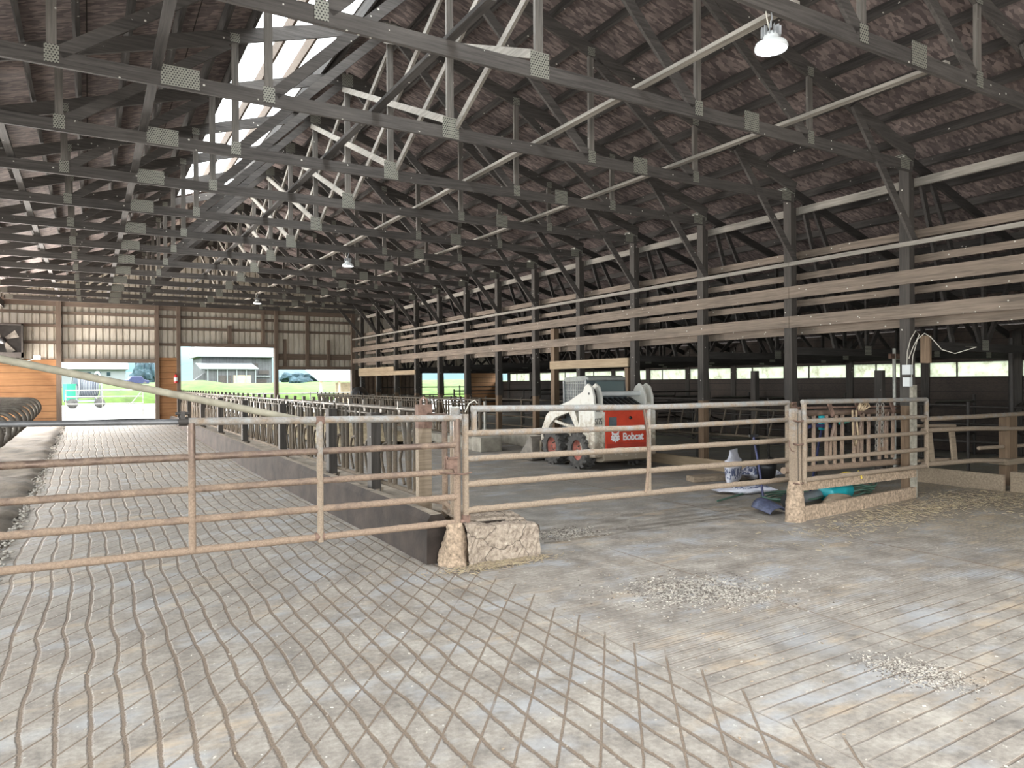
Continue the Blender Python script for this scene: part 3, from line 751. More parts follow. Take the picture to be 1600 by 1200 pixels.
rail('upright', B(5.33, 0, .47), B(5.33, 0, 1.40), .026, 'galv', gB)
rail('upright', B(7.64, 0, .46), B(7.64, 0, 1.41), .03, 'galv', gB)
o = rail('bent_strap', B(5.235, -.035, 1.39), B(5.25, -.035, .48), .016, 'rustpipe', gB, mid=[B(5.29, -.035, 1.1), B(5.30, -.03, .85), B(5.27, -.035, .6)], label='thin bent rusty strap')
mb = MB(); mb.tube([(-.0, -.03, .39), (-.07, 0, .39)], .022, 8); mb.tube([(0, 0, .33), (0, 0, .45)], .045, 8); mb.build('hinge', 'rust', gB)
MB().tube([(.0, 0, 1.42), (.03, -.02, 1.5), (.10, 0, 1.53), (.14, .02, 1.5)], .006, 5).build('tie_wire', 'cable', gB)

# pipe post where both gates meet, with caked base
gp = thing('gate_post', 'round pipe gate post standing on the end of the feed curb', 'post', (3.085, 6.32, 0))
MB().tube([(0, 0, .3), (0, 0, 1.455)], .052, 16).build('pipe', 'galv', gp)
MB().lathe([(.054, 1.45), (.056, 1.462), (0, 1.466)], n=16).build('cap', 'cap', gp)
mb = MB(); rr = random.Random(2)
def crustf(u, v_):
    a = 2*PI*u; z = v_*.40; r = .085 + .055*(1-v_) + .02*math.sin(3*a+z*9) + .018*rr.random() - .03*v_**3
    return (r*math.cos(a), r*math.sin(a)*.9, z)
mb.grid(crustf, 22, 16); o = mb.build('manure_caked_post_foot', 'crust', loc=(2.93, 6.04, -.01))
tag(o, 'thick caked dried crust around the gate post foot beside the broken concrete block', 'crust')

# broken concrete end block
mb = MB(); rr = random.Random(9)
def blockf(u, v_):
    # u along X, v over front -> top -> back
    x = 3.0 + .80*u; wv = .022*math.sin(9*u+2)+.016*rr.random()
    h_ = .35 - .05*u + .02*math.sin(7*u)
    if v_ < .4: y, z = 5.90 + .02*math.sin(11*u) - wv*1.2 + v_*.12, h_*v_/.4
    elif v_ < .9: y, z = 5.95 + (v_-.4)/.5*.55, h_ + .12*(v_-.4) + wv - (.03 if .5 < v_ < .6 and u > .3 else 0)
    else: y, z = 6.52, h_*(1-v_)/.1
    return (x, y, z)
mb.grid(blockf, 26, 22, False)
def endf(u, v_):
    y = 5.93+.56*u; return (3.80+.03*math.sin(6*u)+.02*math.sin(9*v_), y, .29*v_)
mb.grid(endf, 8, 5, False)
o = tag(mb.build('concrete_block', 'block'), 'cracked crumbling concrete block at the end of the feed curb', 'concrete block')

# feed curb under the headlocks
mb = MB()
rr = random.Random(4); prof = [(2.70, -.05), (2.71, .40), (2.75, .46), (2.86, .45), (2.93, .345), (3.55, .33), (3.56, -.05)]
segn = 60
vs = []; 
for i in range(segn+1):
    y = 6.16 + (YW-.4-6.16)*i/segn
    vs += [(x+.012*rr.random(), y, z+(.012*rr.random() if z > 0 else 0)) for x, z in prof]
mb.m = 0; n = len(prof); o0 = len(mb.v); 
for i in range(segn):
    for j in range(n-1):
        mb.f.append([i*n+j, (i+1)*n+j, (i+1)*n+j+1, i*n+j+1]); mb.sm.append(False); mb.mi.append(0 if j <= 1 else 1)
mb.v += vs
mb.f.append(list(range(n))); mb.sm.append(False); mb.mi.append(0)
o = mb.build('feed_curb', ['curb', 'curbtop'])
tag(o, 'long stained concrete feed curb between the grooved alley and the feed lane', 'curb')

# ------------------------------------------------------------------ headlocks
HX, HZ0, HZ1 = 3.06, .50, 1.405
def make_headlock(nm, mat):
    t = thing('headlock', '', 'headlock panel', (HX, 0, 0), 0, nm)
    Ln = 3.0
    MB().tube([(0, .05, HZ1), (0, Ln, HZ1)], .026, 8).build('top_rail', mat, t)
    MB().tube([(.0, .05, HZ1-.085), (.0, Ln, HZ1-.085)], .016, 6).build('lock_rod', mat, t)
    MB().tube([(0, .05, HZ0), (0, Ln, HZ0)], .028, 8).build('bottom_rail', mat, t)
    for i in range(5):
        u = .16 + i*.6
        up = MB().tube([(0, u, HZ0), (0, u, HZ1-.03)], .029, 8).build('stanchion', mat, t)
        MB().tube([(0, u+.17, HZ0), (0, u+.17, HZ1-.03)], .029, 8).build('stanchion', mat, t)
        lb = MB().tube([(.03, u+.26, HZ0+.05), (.03, u+.30, HZ0+.4), (.03, u+.45, HZ1-.06)], .03, 8).build('locking_bar', mat, t)
        MB().tube([(-.02, u+.27, HZ0+.06), (-.02, u+.36, HZ0+.2), (-.02, u+.40, HZ0+.33), (-.02, u+.32, HZ0+.47), (-.02, u+.17, HZ0+.5)], .017, 7).build('neck_bow', mat, t)
        mb = MB(); mb.box((0, u+.45, HZ1+.035), (.05, .022, .10)); mb.box((0, u+.41, HZ1-.04), (.045, .07, .05)); mb.build('latch', mat, t)
    return t
hl = make_headlock('headlock panels beside the grooved alley', 'locks')
yy = 7.1
for i in range(8):
    o = hl if i == 0 else dup(hl)
    o.location = (HX, yy+i*3.03, 0); o['label'] = f'{first(i)} headlock panel on the feed curb beside the grooved alley, counted from the gate'
hl2 = dup(hl); hl2['group'] = 'headlock panels across the feed lane'; hl2['label'] = ''
XH2 = 8.55
for i in range(5):
    o = hl2 if i == 0 else dup(hl2)
    o.location = (XH2, 15.95+i*3.03, -.16); o['label'] = f'{first(i)} headlock panel across the feed lane beyond the skid loader'
# posts of the headlock rows
hp = thing('headlock_post', 'wooden headlock post nearest the gate, with rusty strap plate on top', 'post', (3.05, 7.0, 0))
MB().bb((-.075, -.03, .3), (.075, .05, 1.38)).build('timber', 'dirtywood', hp)
MB().bb((-.08, -.04, 1.22), (.08, .055, 1.47)).build('strap_plate', 'rust', hp)
mb = MB(); mb.tube([(-.035, 0, 1.46), (-.035, 0, 1.52), (0, 0, 1.545), (.035, 0, 1.52), (.035, 0, 1.46)], .013, 6); mb.build('eye_loop', 'rust', hp)
op = thing('pipe_post', 'thin rusty pipe post between the wooden headlock post and the gate post', 'post', (3.16, 6.72, 0))
MB().tube([(0, 0, .3), (0, 0, 1.36)], .03, 10).build('shaft', 'rustpipe', op)
MB().tube([(-.08, .28, 1.36), (0, 0, 1.36), (.0, -.35, 1.32)], .022, 8).build('top_link', 'rustpipe', op)
MB().tube([(-.08, .28, .46), (0, 0, .46), (-.02, -.36, .40)], .026, 8).build('bottom_link', 'rustpipe', op)
hq = thing('headlock_post', '', 'post', (2.99, 0, 0), 0, 'dark posts along the alley headlocks')
MB().bb((-.07, -.075, .33), (.05, .075, 1.34)).build('timber', 'post', hq)
MB().blob((0, 0, .40), (.11, .11, .05), 1, .3, 3).build('dirt_heap', 'curbtop', hq)
for i, y in enumerate([8.35, 10.12, 13.14, 16.75, 20.2, 23.6, 27.0, 30.2]):
    o = hq if i == 0 else dup(hq); o.location = (2.99, y, 0); o['label'] = f'{first(i)} dark timber post along the alley headlocks, after the strapped one'
# second row base
tag(MB().bb((8.2, 15.8, -.02), (8.75, YW-.5, .3)).build('feed_curb', 'greyblock'), 'concrete curb under the headlocks across the feed lane', 'curb')
tag(MB().bb((8.15, 15.3, 0), (8.75, 15.78, .36)).build('concrete_block', 'greyblock', bevel=.02), 'grey concrete block at the near end of the headlocks across the feed lane', 'concrete block')
ep = thing('pipe_post', 'steel pipe post pair at the near end of the headlocks across the feed lane', 'post', (8.5, 15.85, 0))
MB().tube([(-.06, 0, .3), (-.06, 0, 1.3)], .04, 8).build('pipe', 'locks', ep); MB().tube([(.1, .05, .3), (.1, .05, 1.22)], .035, 8).build('pipe', 'cap', ep)
mb = MB(); rr = random.Random(8)
def hayf(u, v_):
    y = 10.5+u*20; x = 5.2+v_*2.9; return (x, y, fz(y)+.005+.5*math.sin(PI*v_)**.7*min(1, u*6)*(.55+.45*math.sin(y*1.3)+.0)+.05*rr.random())
mb.grid(lambda u, v_: hayf(.35+.65*u, v_), 60, 14, False)
tag(mb.build('feed_heap', 'straw'), 'long heap of brown hay on the far feed lane between the headlock rows', 'hay', kind='stuff')

# loose pipe behind the alley gate
pp = thing('loose_pipe', 'long pale pipe leaning down behind the alley gate', 'pipe', (-.72, 6.5, 0))
MB().tube([(0, 0, 1.935), (2.45, -.35, 1.345)], .029, 12).build('barrel', 'palepipe', pp)
MB().tube([(-.02, .0, 1.94), (.02, 0, 1.93)], .032, 12).build('end_cap', 'lampwhite', pp)
MB().tube([(-.0, .05, 0), (0, .05, 1.98)], .03, 8).build('prop_post', 'galv', pp)

# freestall dividers
def make_loop():
    t = thing('stall_divider', '', 'stall divider', (-.8, 0, 0), 0, 'curved stall dividers')
    pts = [(-1.75, 0, 1.34), (-.9, 0, 1.345), (-.25, 0, 1.33)]
    for i in range(1, 9):
        a = PI/2 - PI*i/9; pts.append((-.25+.2*math.cos(a)+.03, 0, 1.13+.2*math.sin(a)))
    pts += [(-.45, 0, .9), (-.72, 0, .78), (-.95, 0, .62), (-1.1, 0, .5), (-1.75, 0, .46)]
    MB().tube(pts, .03, 10).build('loop_pipe', 'loop', t)
    MB().tube([(-1.75, 0, .1), (-1.75, 0, 1.5)], .04, 8).build('mount_post', 'locks', t)
    return t
lp = make_loop()
for i in range(12):
    o = lp if i == 0 else dup(lp); y = 7.6+i*1.07; o.location = (-.80-.012*i, y, fz(y)); o['label'] = f'{first(i)} curved stall divider along the sawdust bedding, counted from the gate'
nr = thing('neck_rail', 'pale bar across the tops of the stall dividers', 'rail', (-1.75, 12, 0))
MB().tube([(0, -5, 1.40), (0, 8, 1.40)], .03, 8).build('pipe', 'cap', nr)

# ------------------------------------------------------------------ side panel from the hinge post to the row
hpz = thing('hinge_post', 'pale metal hinge post with caked foot between the gate and the side panel', 'post', (7.33, 5.70, 0))
MB().bb((-.055, -.04, .1), (.0, .04, 1.36)).build('channel', 'galv', hpz)
MB().bb((.018, -.04, .1), (.065, .04, 1.34)).build('channel', 'galv', hpz)
MB().tube([(.01, -.03, .42), (.01, -.03, 1.3)], .008, 6).build('hinge_rod', 'darkpipe', hpz)
mb = MB(); rr = random.Random(12)
def cf(u, v_):
    a = 2*PI*u; z = v_*.5; r = .105+.03*(1-v_)+.015*rr.random()-.03*v_**3; return (r*math.cos(a), r*math.sin(a)*.75, z-.01)
mb.grid(cf, 20, 14); mb.build('caked_foot', 'crust', hpz)
for z in (.45, .92, 1.2):
    MB().tube([(-.09, -.05, z+.02), (.0, -.06, z), (.09, -.05, z+.01)], .011, 6).build('hinge_strap', 'rust', hpz)
MB().tube([(-.16, -.05, .98), (-.19, -.07, .92), (-.16, -.08, .86), (-.09, -.06, .85)], .007, 6).build('chain_hook', 'rust', hpz)

ang = math.atan2(.23, 2.84)
pn = thing('hurdle', 'short five rail tube panel with caked boards under it, beside the row post', 'panel', (7.42, 5.66, 0), ang)
PLn = 3.10
for i, (a, b_, lu) in enumerate([(1.436, 1.407, 0), (1.203, 1.155, 0), (.966, .922, .1), (.733, .68, .25), (.488, .437, .4)]):
    rail('top_rail' if i == 0 else 'rail', (0, 0, a), (PLn-.0, 0, b_), .03 if i < 2 else .027, 'galv', pn, lu, 20+i)
rail('upright', (0.03, 0, .45), (.03, 0, 1.43), .032, 'galv', pn); rail('upright', (PLn, 0, .42), (PLn, 0, 1.41), .032, 'galv', pn)
MB().beam((.0, .02, .413), (2.80, .02, .35), .04, .105, side=(0,1,0)).build('caked_board', 'crust', pn)
MB().beam((-.05, .0, .08), (2.80, .03, .07), .05, .175, side=(0,1,0)).build('sill_board', 'crust', pn)
fp_ = thing('panel_post', 'whitewashed wooden post against the row post at the panel end', 'post', (10.2, 5.935, 0))
MB().bb((-.02, -.018, -.01), (.085, .028, 1.62)).build('timber', simple('flaking_whitewash', (.33, .30, .245), .9, 0, .4, 14, True, .5), fp_)

# rusty headlock panel hung behind the side panel
hb = thing('rusty_headlock', 'rusty headlock gate with slanted bars behind the side panel', 'headlock panel', (7.62, 6.03, 0), ang)
rail('top_rail', (0, 0, 1.275), (2.9, 0, 1.23), .038, 'rustpipe', hb)
rail('lock_rod', (0.1, 0, 1.345), (2.8, 0, 1.30), .014, 'rust', hb)
rail('bottom_rail', (-.1, 0, .56), (2.9, 0, .47), .04, 'rustpipe', hb, .25, 40)
xs = [.28, .54, .80]
for i in range(4):
    u = .18 + i*.68
    for du in (0, .2, .38):
        rail('stanchion', (u+du, 0, .55), (u+du+.02, 0, 1.24), .026, 'rustpipe', hb, n=8)
    rail('slanted_bar', (u+.04, -.03, .62), (u+.2, -.03, 1.22), .024, 'rustpipe', hb, n=8, mid=[(u+.05, -.03, .85)])
for u in (.16, .95, 1.62, 2.55):
    mb = MB(); mb.beam((u, -.045, 1.22), (u-.09, -.045, 1.40), .02, .07, side=(0,1,0)); mb.box((u-.09, -.045, 1.41), (.09, .02, .03)); mb.build('latch_dog', 'rust', hb)
# things hanging on it
def chain(name, pts, r, lab):
    mb = MB(); P = [Vector(p) for p in pts]
    i = 0; tot = []
    for a, b_ in zip(P, P[1:]):
        k = max(1, int((b_-a).length/(r*3.6)))
        tot += [a.lerp(b_, q/k) for q in range(k)]
    for i, (a, b_) in enumerate(zip(tot, tot[1:])):
        d = (b_-a).normalized(); s_ = Vector((1, 0, 0)) if i % 2 else Vector((0, 1, 0)); s_ = (s_-d*s_.dot(d)).normalized(); c = (a+b_)/2
        mb.tube([c + d*math.cos(q*PI/4)*r*2.4 + s_*math.sin(q*PI/4)*r*1.4 for q in range(8)], r*.5, 5, closed=True)
    return tag(mb.build(name, 'chainm'), lab, 'chain')
chain('hanging_chain', [(9.60, 6.08, 1.36), (9.585, 6.10, .60)], .013, 'longer steel chain hung over the rusty headlock rail')
chain('hanging_chain', [(9.72, 6.08, 1.36), (9.715, 6.10, .70)], .013, 'shorter steel chain hung beside the longer one on the rusty headlock')
mb = MB()
for q in range(5): mb.tube([(9.1+.05*math.cos(a_)+.07*math.sin(a_*.5+q)+q*.035, 6.1-.07+.02*math.sin(a_), 1.34+.06*math.sin(a_+q)) for a_ in [k*PI/5 for k in range(10)]], .012, 6, closed=True)
tag(mb.build('rope_bundle', 'rope'), 'knotted frayed rope bundle on top of the rusty headlock', 'rope')
tag(MB().tube([(9.02, 6.08, 1.28), (9.0, 6.06, .95), (9.05, 6.06, .80), (9.11, 6.06, .95), (9.10, 6.08, 1.28)], .014, 6).build('halter_strap', 'rope'), 'tan halter strap looped down from the rusty headlock rail', 'strap')
tag(MB().lathe([(.0, -.1), (.055, -.1), (.06, 0), (.055, .1), (0, .1)], (8.62, 6.25, 1.12), 'z', 12).build('teal_bottle', 'teal'), 'teal plastic bottle behind the slanted bars', 'bottle')
tag(MB().tube([(8.95, 6.22, 1.10), (9.2, 6.26, 1.12)], .022, 8).build('green_tool', simple('bright_green_grip', (.02, .45, .38), .4, 0, .1)), 'green tool grip behind the slanted bars', 'tool grip')
tag(MB().tube([(8.12, 6.12, 1.08), (8.3, 6.135, 1.10), (8.5, 6.15, 1.08), (8.65, 6.16, 1.07)], .024, 8).build('blue_tool', 'blue'), 'blue tool handle resting behind the rusty headlock', 'tool')

# ================================================================== SMALL THINGS BEHIND THE GATE
# navy scoop shovel
sh_ = thing('scoop_shovel', 'dusty navy scoop shovel leaning beside the hinge post', 'shovel', (7.50, 6.12, 0))
mb = MB()
def scoop(u, v_):
    a = (u-.5)*PI*.9; x = .17*math.sin(a); d = .11*math.cos(a)
    return (x, -.05+v_*.30-.0, .01+d*(1.2-.5*(1-v_)**2)+ .04*v_)
mb.grid(scoop, 12, 8); o = mb.build('blade', 'bluedk', sh_); md = o.modifiers.new('s', 'SOLIDIFY'); md.thickness = .01
MB().tube([(0, .20, .2), (.0, .24, .45), (.06, .40, .95)], .015, 8).build('shaft', 'blue', sh_)
MB().tube([(.0, .42, .97), (.12, .38, .97)], .018, 8).build('grip', 'black', sh_)
for i, (a, b_) in enumerate([((9.0, 6.75, .02), (8.75, 6.35, 1.1))]):
    o = thing('tool_handle', 'navy tool handle leaning behind the middle of the side panel', 'tool', a)
    d = Vector(b_)-Vector(a); MB().tube([(0,0,0), d], .016, 8).build('shaft', 'blue', o); MB().tube([d-Vector((.06,0,0)), d+Vector((.06,0,0))], .018, 8).build('grip', 'black', o)
# feed sacks
def sack(nm, loc, rz, lab, lay=False, w_=.40, h_=.56, d_=.16):
    mb = MB(); rr = random.Random(hash(nm) % 99 if False else int(loc[0]*100))
    def f(u, v_):
        a = 2*PI*u; e = (1-abs(2*v_-1)**6)
        neck = 1 if v_ < .72 else 1-.35*math.sin((v_-.72)/.28*PI*.5*1.6)
        x = w_/2*neck*(abs(math.cos(a))**.7)*math.copysign(1, math.cos(a))
        y = d_/2*(e*.9+.1)*math.sin(a)*(1 if v_ < .7 else .45)
        k = .014*(rr.random()-.5)
        x += k + .02*math.sin(9*v_); y += k
        z = v_*h_
        return (x, z-h_/2, y+d_/2) if lay else (x, y, z)
    mb.grid(f, 26, 22); o = mb.build(nm, 'sack', loc=loc); o.rotation_euler = (0, 0, rz); return tag(o, lab, 'feed sack')
sack('feed_sack', (9.20, 8.36, .0), .45, 'white printed feed sack standing upright by the plank', False, .60, .56, .2)
sack('feed_sack', (8.50, 7.52, .0), 1.25, 'white plastic sack lying flat on the concrete in front', True, .34, .95, .11)
sack('feed_sack', (9.85, 8.45, .02), 1.2, 'white sack lying behind the black bucket', True, .40, .75, .2)
b_ = thing('black_bucket', 'small black rubber bucket tipped beside the upright sack', 'bucket', (9.72, 8.12, 0))
mb = MB(); mb.lathe([(.0, 0), (.13, 0), (.16, .2), (.165, .27), (.15, .27), (.12, .02)], n=18); mb.build('pail', 'black', b_, loc=(0, 0, .04))
MB().prism([(-.12, .22), (.16, .26), (.17, .40), (.08, .42), (-.02, .3)], 'y', -.015, .015).build('handle_lug', 'black', b_)
tag(MB().box((9.15, 8.75, .05), (.9, .25, .09), Matrix.Rotation(-.25, 3, 'Z')).build('wood_plank', 'dirtywood'), 'short weathered plank lying behind the upright sack', 'plank')
tag(MB().tube([(7.55, 7.15, .02), (8.5, 7.45, .02)], .014, 6).build('thin_rod', 'hosegreen'), 'thin dark rod lying on the concrete by the flat sack', 'rod')
# pipe, jug, hose coils behind the sill board
gp_ = thing('drain_pipe', 'grey flared plastic pipe lying behind the sill board', 'pipe', (8.35, 6.35, .10), .18)
MB().lathe([(.10, -.35), (.095, -.25), (.075, -.1), (.07, .5)], axis='x', n=16).build('barrel', 'greyplastic', gp_)
MB().lathe([(.112, -.42), (.112, -.35)], axis='x', n=16).build('collar', 'black', gp_)
jg = thing('teal_container', 'teal plastic container lying behind the sill board', 'container', (9.05, 6.36, .13), .1)
MB().lathe([(0, -.3), (.10, -.3), (.125, -.26), (.125, .0), (.13, .02), (.13, .06), (.125, .08), (.125, .26), (.09, .3), (0, .3)], axis='x', n=18).build('drum', 'teal', jg)
MB().bb((-.05, -.04, .12), (.05, .04, .2)).build('tap', 'rust', jg)
mb = MB()
for q in range(4): mb.tube([(9.75+(.26+.03*q)*math.cos(a_), 6.62+(.26+.03*q)*math.sin(a_), .03+.05*q+.03*math.sin(3*a_+q)) for a_ in [k*PI/12 for k in range(24)]], .016, 6, closed=True)
tag(mb.build('hose_coil', 'hosegreen'), 'dark green hose coiled behind the far end of the sill board', 'hose')
mb = MB()
for q in range(2): mb.tube([(9.6+(.18+.04*q)*math.cos(a_), 6.55+(.16)*math.sin(a_), .24+.03*q+.05*math.sin(2*a_)) for a_ in [k*PI/10 for k in range(20)]], .012, 6, closed=True)
tag(mb.build('yellow_cord', 'yellow'), 'yellow cord lying on the green hose coil', 'cord')
mb = MB()
for q in range(4): mb.tube([(8.45+(.22+.05*q)*math.cos(a_)*1.3, 6.62+(.2+.05*q)*math.sin(a_), .03+.02*q) for a_ in [k*PI/10 for k in range(20)]], .013, 6, closed=True)
tag(mb.build('hose_coil', 'hosegreen'), 'flat green hose coil near the hinge post behind the sill board', 'hose')
tag(MB().blob((8.75, 6.12, .06), (.28, .12, .1), 2, .2, 3).build('burlap_sack', 'dirtywood'), 'small tan sack slumped over the sill board', 'sack')
tag(MB().tube([(8.7, 5.79, .5), (8.72, 5.76, .47), (8.73, 5.76, .40)], .012, 6).build('twine', 'yellow'), 'scrap of yellow twine on the caked bottom rail', 'twine')

# fence from the row post into the aisle
fr_ = thing('aisle_fence', 'dusty three rail fence between the row post and the aisle post', 'fence', (10.5, 5.93, 0))
for i, (a, b_, c_) in enumerate([(1.12, 1.125, 1.13), (.955, .945, .875), (.455, .455, .33)]):
    rail('rail', (-.05, 0, a), (2.9, -.15, c_), .034, 'galv' if i else 'galv', fr_, .08, 50+i, mid=[(1.15, -.12, b_)])
rail('rail', (-.05, .10, 1.02), (1.0, .1, .98), .024, 'galv', fr_); rail('rail', (-.05, .1, .5), (.95, .08, .47), .024, 'galv', fr_)
MB().beam((.24, .03, .46), (.16, .03, .93), .03, .12, side=(0,1,0)).build('slat', 'dirtywood', fr_)
MB().beam((.80, .0, .45), (.72, .0, .92), .03, .12, side=(0,1,0)).build('slat', 'dirtywood', fr_)
rail('stub_rail', (1.45, -.02, .62), (2.9, -.1, .60), .03, 'galv', fr_)
ap = thing('aisle_post', 'brown wooden post at the end of the aisle fence', 'post', (12.72, 5.85, 0))
MB().bb((-.12, -.08, 0), (.12, .08, 1.1)).build('timber', 'post_low', ap); MB().bb((-.28, -.14, .34), (.22, .14, .43)).build('foot_cap', 'dirtywood', ap)
tag(MB().bb((11.86, 5.52, 0), (11.92, 6.95, .25)).build('sill_board', 'dirtywood'), 'worn sill board on the floor behind the aisle fence', 'board')
tag(MB().bb((11.95, 4.2, 0), (12.05, 5.47, .30)).build('sill_board', 'dirtywood'), 'taller sill board beside the aisle post', 'board')
tag(MB().bb((10.2, 8.6, 0), (10.26, 15, .2)).build('base_plank', 'newwood'), 'pale plank on edge along the floor behind the skid loader', 'plank')
tag(MB().bb((9.75, 15.05, 0), (9.85, 27, .36)).build('low_wall', 'greyblock'), 'low tan concrete wall along the far side of the feed lane', 'low wall')
# slant bar feeder
sf = thing('slant_bar_feeder', 'dark slant bar feed fence in the aisle behind the gate', 'feed fence', (10.6, 8.0, 0))
rail('top_rail', (0, -.2, 1.16), (0, 5.4, 1.16), .025, 'locks', sf); rail('bottom_rail', (0, -.2, .68), (0, 5.4, .60), .025, 'locks', sf)
for y in (-.15, 2.6, 5.35): rail('post', (.03, y, 0), (.03, y, 1.2), .03, 'darkpipe', sf, n=6)
for i in range(14): rail('slant_bar', (0, .05+i*.38, .64), (0, -.09+i*.38, 1.16), .02, 'locks', sf, n=6)
# pipe fences down the aisle
def pfence(nm, x, y0, y1, zs, lab, x1=None, post=2.0, mat='darkpipe'):
    t = thing(nm, lab, 'pipe fence', (x, y0, 0)); dx = (x1 if x1 is not None else x)-x
    for z in zs: rail('rail', (0, 0, z), (dx, y1-y0, z), .024, mat, t, n=6)
    k = max(1, int(math.hypot(y1-y0, dx)/post))
    for i in range(k+1): rail('post', (dx*i/k, (y1-y0)*i/k, 0), (dx*i/k, (y1-y0)*i/k, max(zs)+.06), .03, mat, t, n=6)
    return t
pfence('pipe_fence', 10.55, 15.2, 30, (.45, .72, .95, 1.2), 'dark four rail pipe fence along the aisle beyond the skid loader', mat='locks')
pfence('pipe_fence', 13.0, 6.6, 15, (.3, .62, .92, 1.25), 'dark pipe fence in the aisle nearest the fence post')
pfence('pipe_fence', 10.6, 15.1, 15.1, (.5, .8, 1.1, 1.4), 'dark cross fence over the aisle behind the slant bar feeder', 15.5)
pfence('pipe_fence', 11.2, 23, 23, (.6, 1.0, 1.4), 'dark cross fence halfway down the aisle', 17)
pfence('pipe_fence', 11.0, 30.2, 30.2, (.8, 1.15, 1.5), 'dark cross fence in front of the far aisle opening', 17)
pfence('pipe_fence', 15.2, 4.2, 22, (.45, .8, 1.15), 'dark pipe fence near the strip windows')
def dloop():
    t = thing('stall_divider', '', 'stall divider', (15.3, 0, 0), 0, 'dark stall dividers by the strip windows')
    pts = [(1.9, 0, 1.2), (.4, 0, 1.2), (.15, 0, 1.1), (.05, 0, .95), (.15, 0, .75), (.4, 0, .62), (1.0, 0, .5), (1.9, 0, .48)]
    MB().tube(pts, .03, 8).build('loop_pipe', 'darkpipe', t); MB().tube([(1.9, 0, 0), (1.9, 0, 1.35)], .035, 6).build('mount_post', 'darkpipe', t)
    return t
dl = dloop()
for i in range(12):
    o = dl if i == 0 else dup(dl); o.location = (15.3, 7.0+i*1.6, 0); o['label'] = f'{first(i)} dark stall divider under the strip windows, counted from the viewpoint'
# loose uprights in the aisle
ps = thing('marker_pole', 'grey pole with small red cross piece in the dim aisle', 'pole', (12.5, 7.6, 0))
MB().tube([(0, 0, 0), (0, 0, 2.26)], .03, 8).build('shaft', 'cap', ps); MB().box((0, 0, 2.12), (.28, .05, .09)).build('cross_piece', 'rust', ps)
tag(MB().bb((12.45, 7.8, 0), (12.55, 7.95, 1.87)).build('stub_post', 'post'), 'dark stub post beside the grey pole in the aisle', 'post')
tag(MB().bb((12.0, 10.3, 0), (12.12, 10.42, 1.9)).build('stub_post', 'post'), 'dark stub post standing alone behind the slant bar feeder', 'post')
tag(MB().tube([(13.6, 6.2, 0), (13.6, 6.2, 2.4)], .045, 8).build('aisle_pole', 'darkpipe'), 'dark steel pole crossing the nearest strip window', 'pole')
# electrical bits on the first row post in view
eb = thing('switch_box', 'small white switch box with loose cable on the row post by the panel', 'switch box', (10.11, 5.96, 1.55))
MB().bb((-.02, -.06, .22), (.05, .06, .36)).build('cover', 'lampwhite', eb); MB().bb((-.02, -.05, .05), (.05, .05, .18)).build('cover', 'lampwhite', eb)
MB().tube([(0, 0, .36), (-.02, -.02, .55), (-.04, -.08, .72), (-.05, -.16, .84), (-.03, -.2, .78), (-.02, -.1, .6), (0, -.03, .45)], .006, 6).build('cable', 'cable', eb)
lb = thing('mounting_board', 'upright brown board with pale wire on the row post by the panel', 'board', (10.2, 5.72, 1.93))
MB().bb((-.03, -.05, 0), (.02, .08, .39)).build('plank', 'post_low', lb)
MB().tube([(-.05, .2, -.25), (-.06, .17, .1), (-.06, .1, .34), (-.06, 0, .42), (-.05, -.08, .36), (-.03, -.22, .18), (.0, -.38, .12), (.1, -.6, .2), (1.6, .3, .28)], .006, 6).build('wire', 'cable', lb)

# ------------------------------------------------------------------ lamps
def make_lamp():
    t = thing('barn_lamp', '', 'lamp', (0, 0, 0), 0, 'round barn lamps'); t.scale = (.8, .8, .8)
    MB().lathe([(0, .02), (.06, .02), (.075, -.02), (.08, -.05), (.15, -.09), (.165, -.13), (.155, -.15)], n=24, cap=False).build('reflector', 'lampwhite', t)
    mb = MB()
    for i in range(12):
        a = i*PI/6; mb.box((.075*math.cos(a), .075*math.sin(a), .03), (.05, .006, .09), Matrix.Rotation(a, 3, 'Z'))
    mb.build('cooling_fin', 'alu', t)
    MB().lathe([(0, -.152), (.10, -.15), (.148, -.14)], n=24, cap=False).build('lens', 'lens', t)
    MB().tube([(0, 0, .07), (0, 0, .14), (.02, 0, .17), (.03, .02, .24)], .009, 6).build('hanger', 'alu', t)
    MB().tube([(-.03, 0, .06), (-.06, 0, .15), (-.04, .03, .24), (.02, .05, .33)], .007, 6).build('cable', 'cable', t)
    return t
lamps = [((4.78, YK(-1)-.02, 4.50), 'big lit lamp hanging from the nearest truss'), ((5.13, YK(5)+.0, 4.50), 'lit lamp hanging halfway down the roof'), ((4.9, YK(9.5), 4.52), 'smallest lit lamp, hanging near the end wall')]
l0 = make_lamp()
for i, (p, lab) in enumerate(lamps):
    o = l0 if i == 0 else dup(l0); o.location = p; o['label'] = lab; o['group'] = 'round barn lamps'
    ld = bpy.data.lights.new('lamp_light', 'SPOT'); ld.energy = [420, 260, 220][i]; ld.color = (.9, .95, 1); ld.spot_size = 2.6; ld.spot_blend = .6; ld.shadow_soft_size = .12
    lo = bpy.data.objects.new('lamp_light', ld); C.objects.link(lo); lo.location = Vector(p)+Vector((0, 0, -.17))
tag(MB().box((4.84, YK(-1)-.03, 4.93), (.12, .06, .08)).build('junction_box', 'yellow'), 'yellow junction box on the nearest truss above the big lamp', 'junction box')

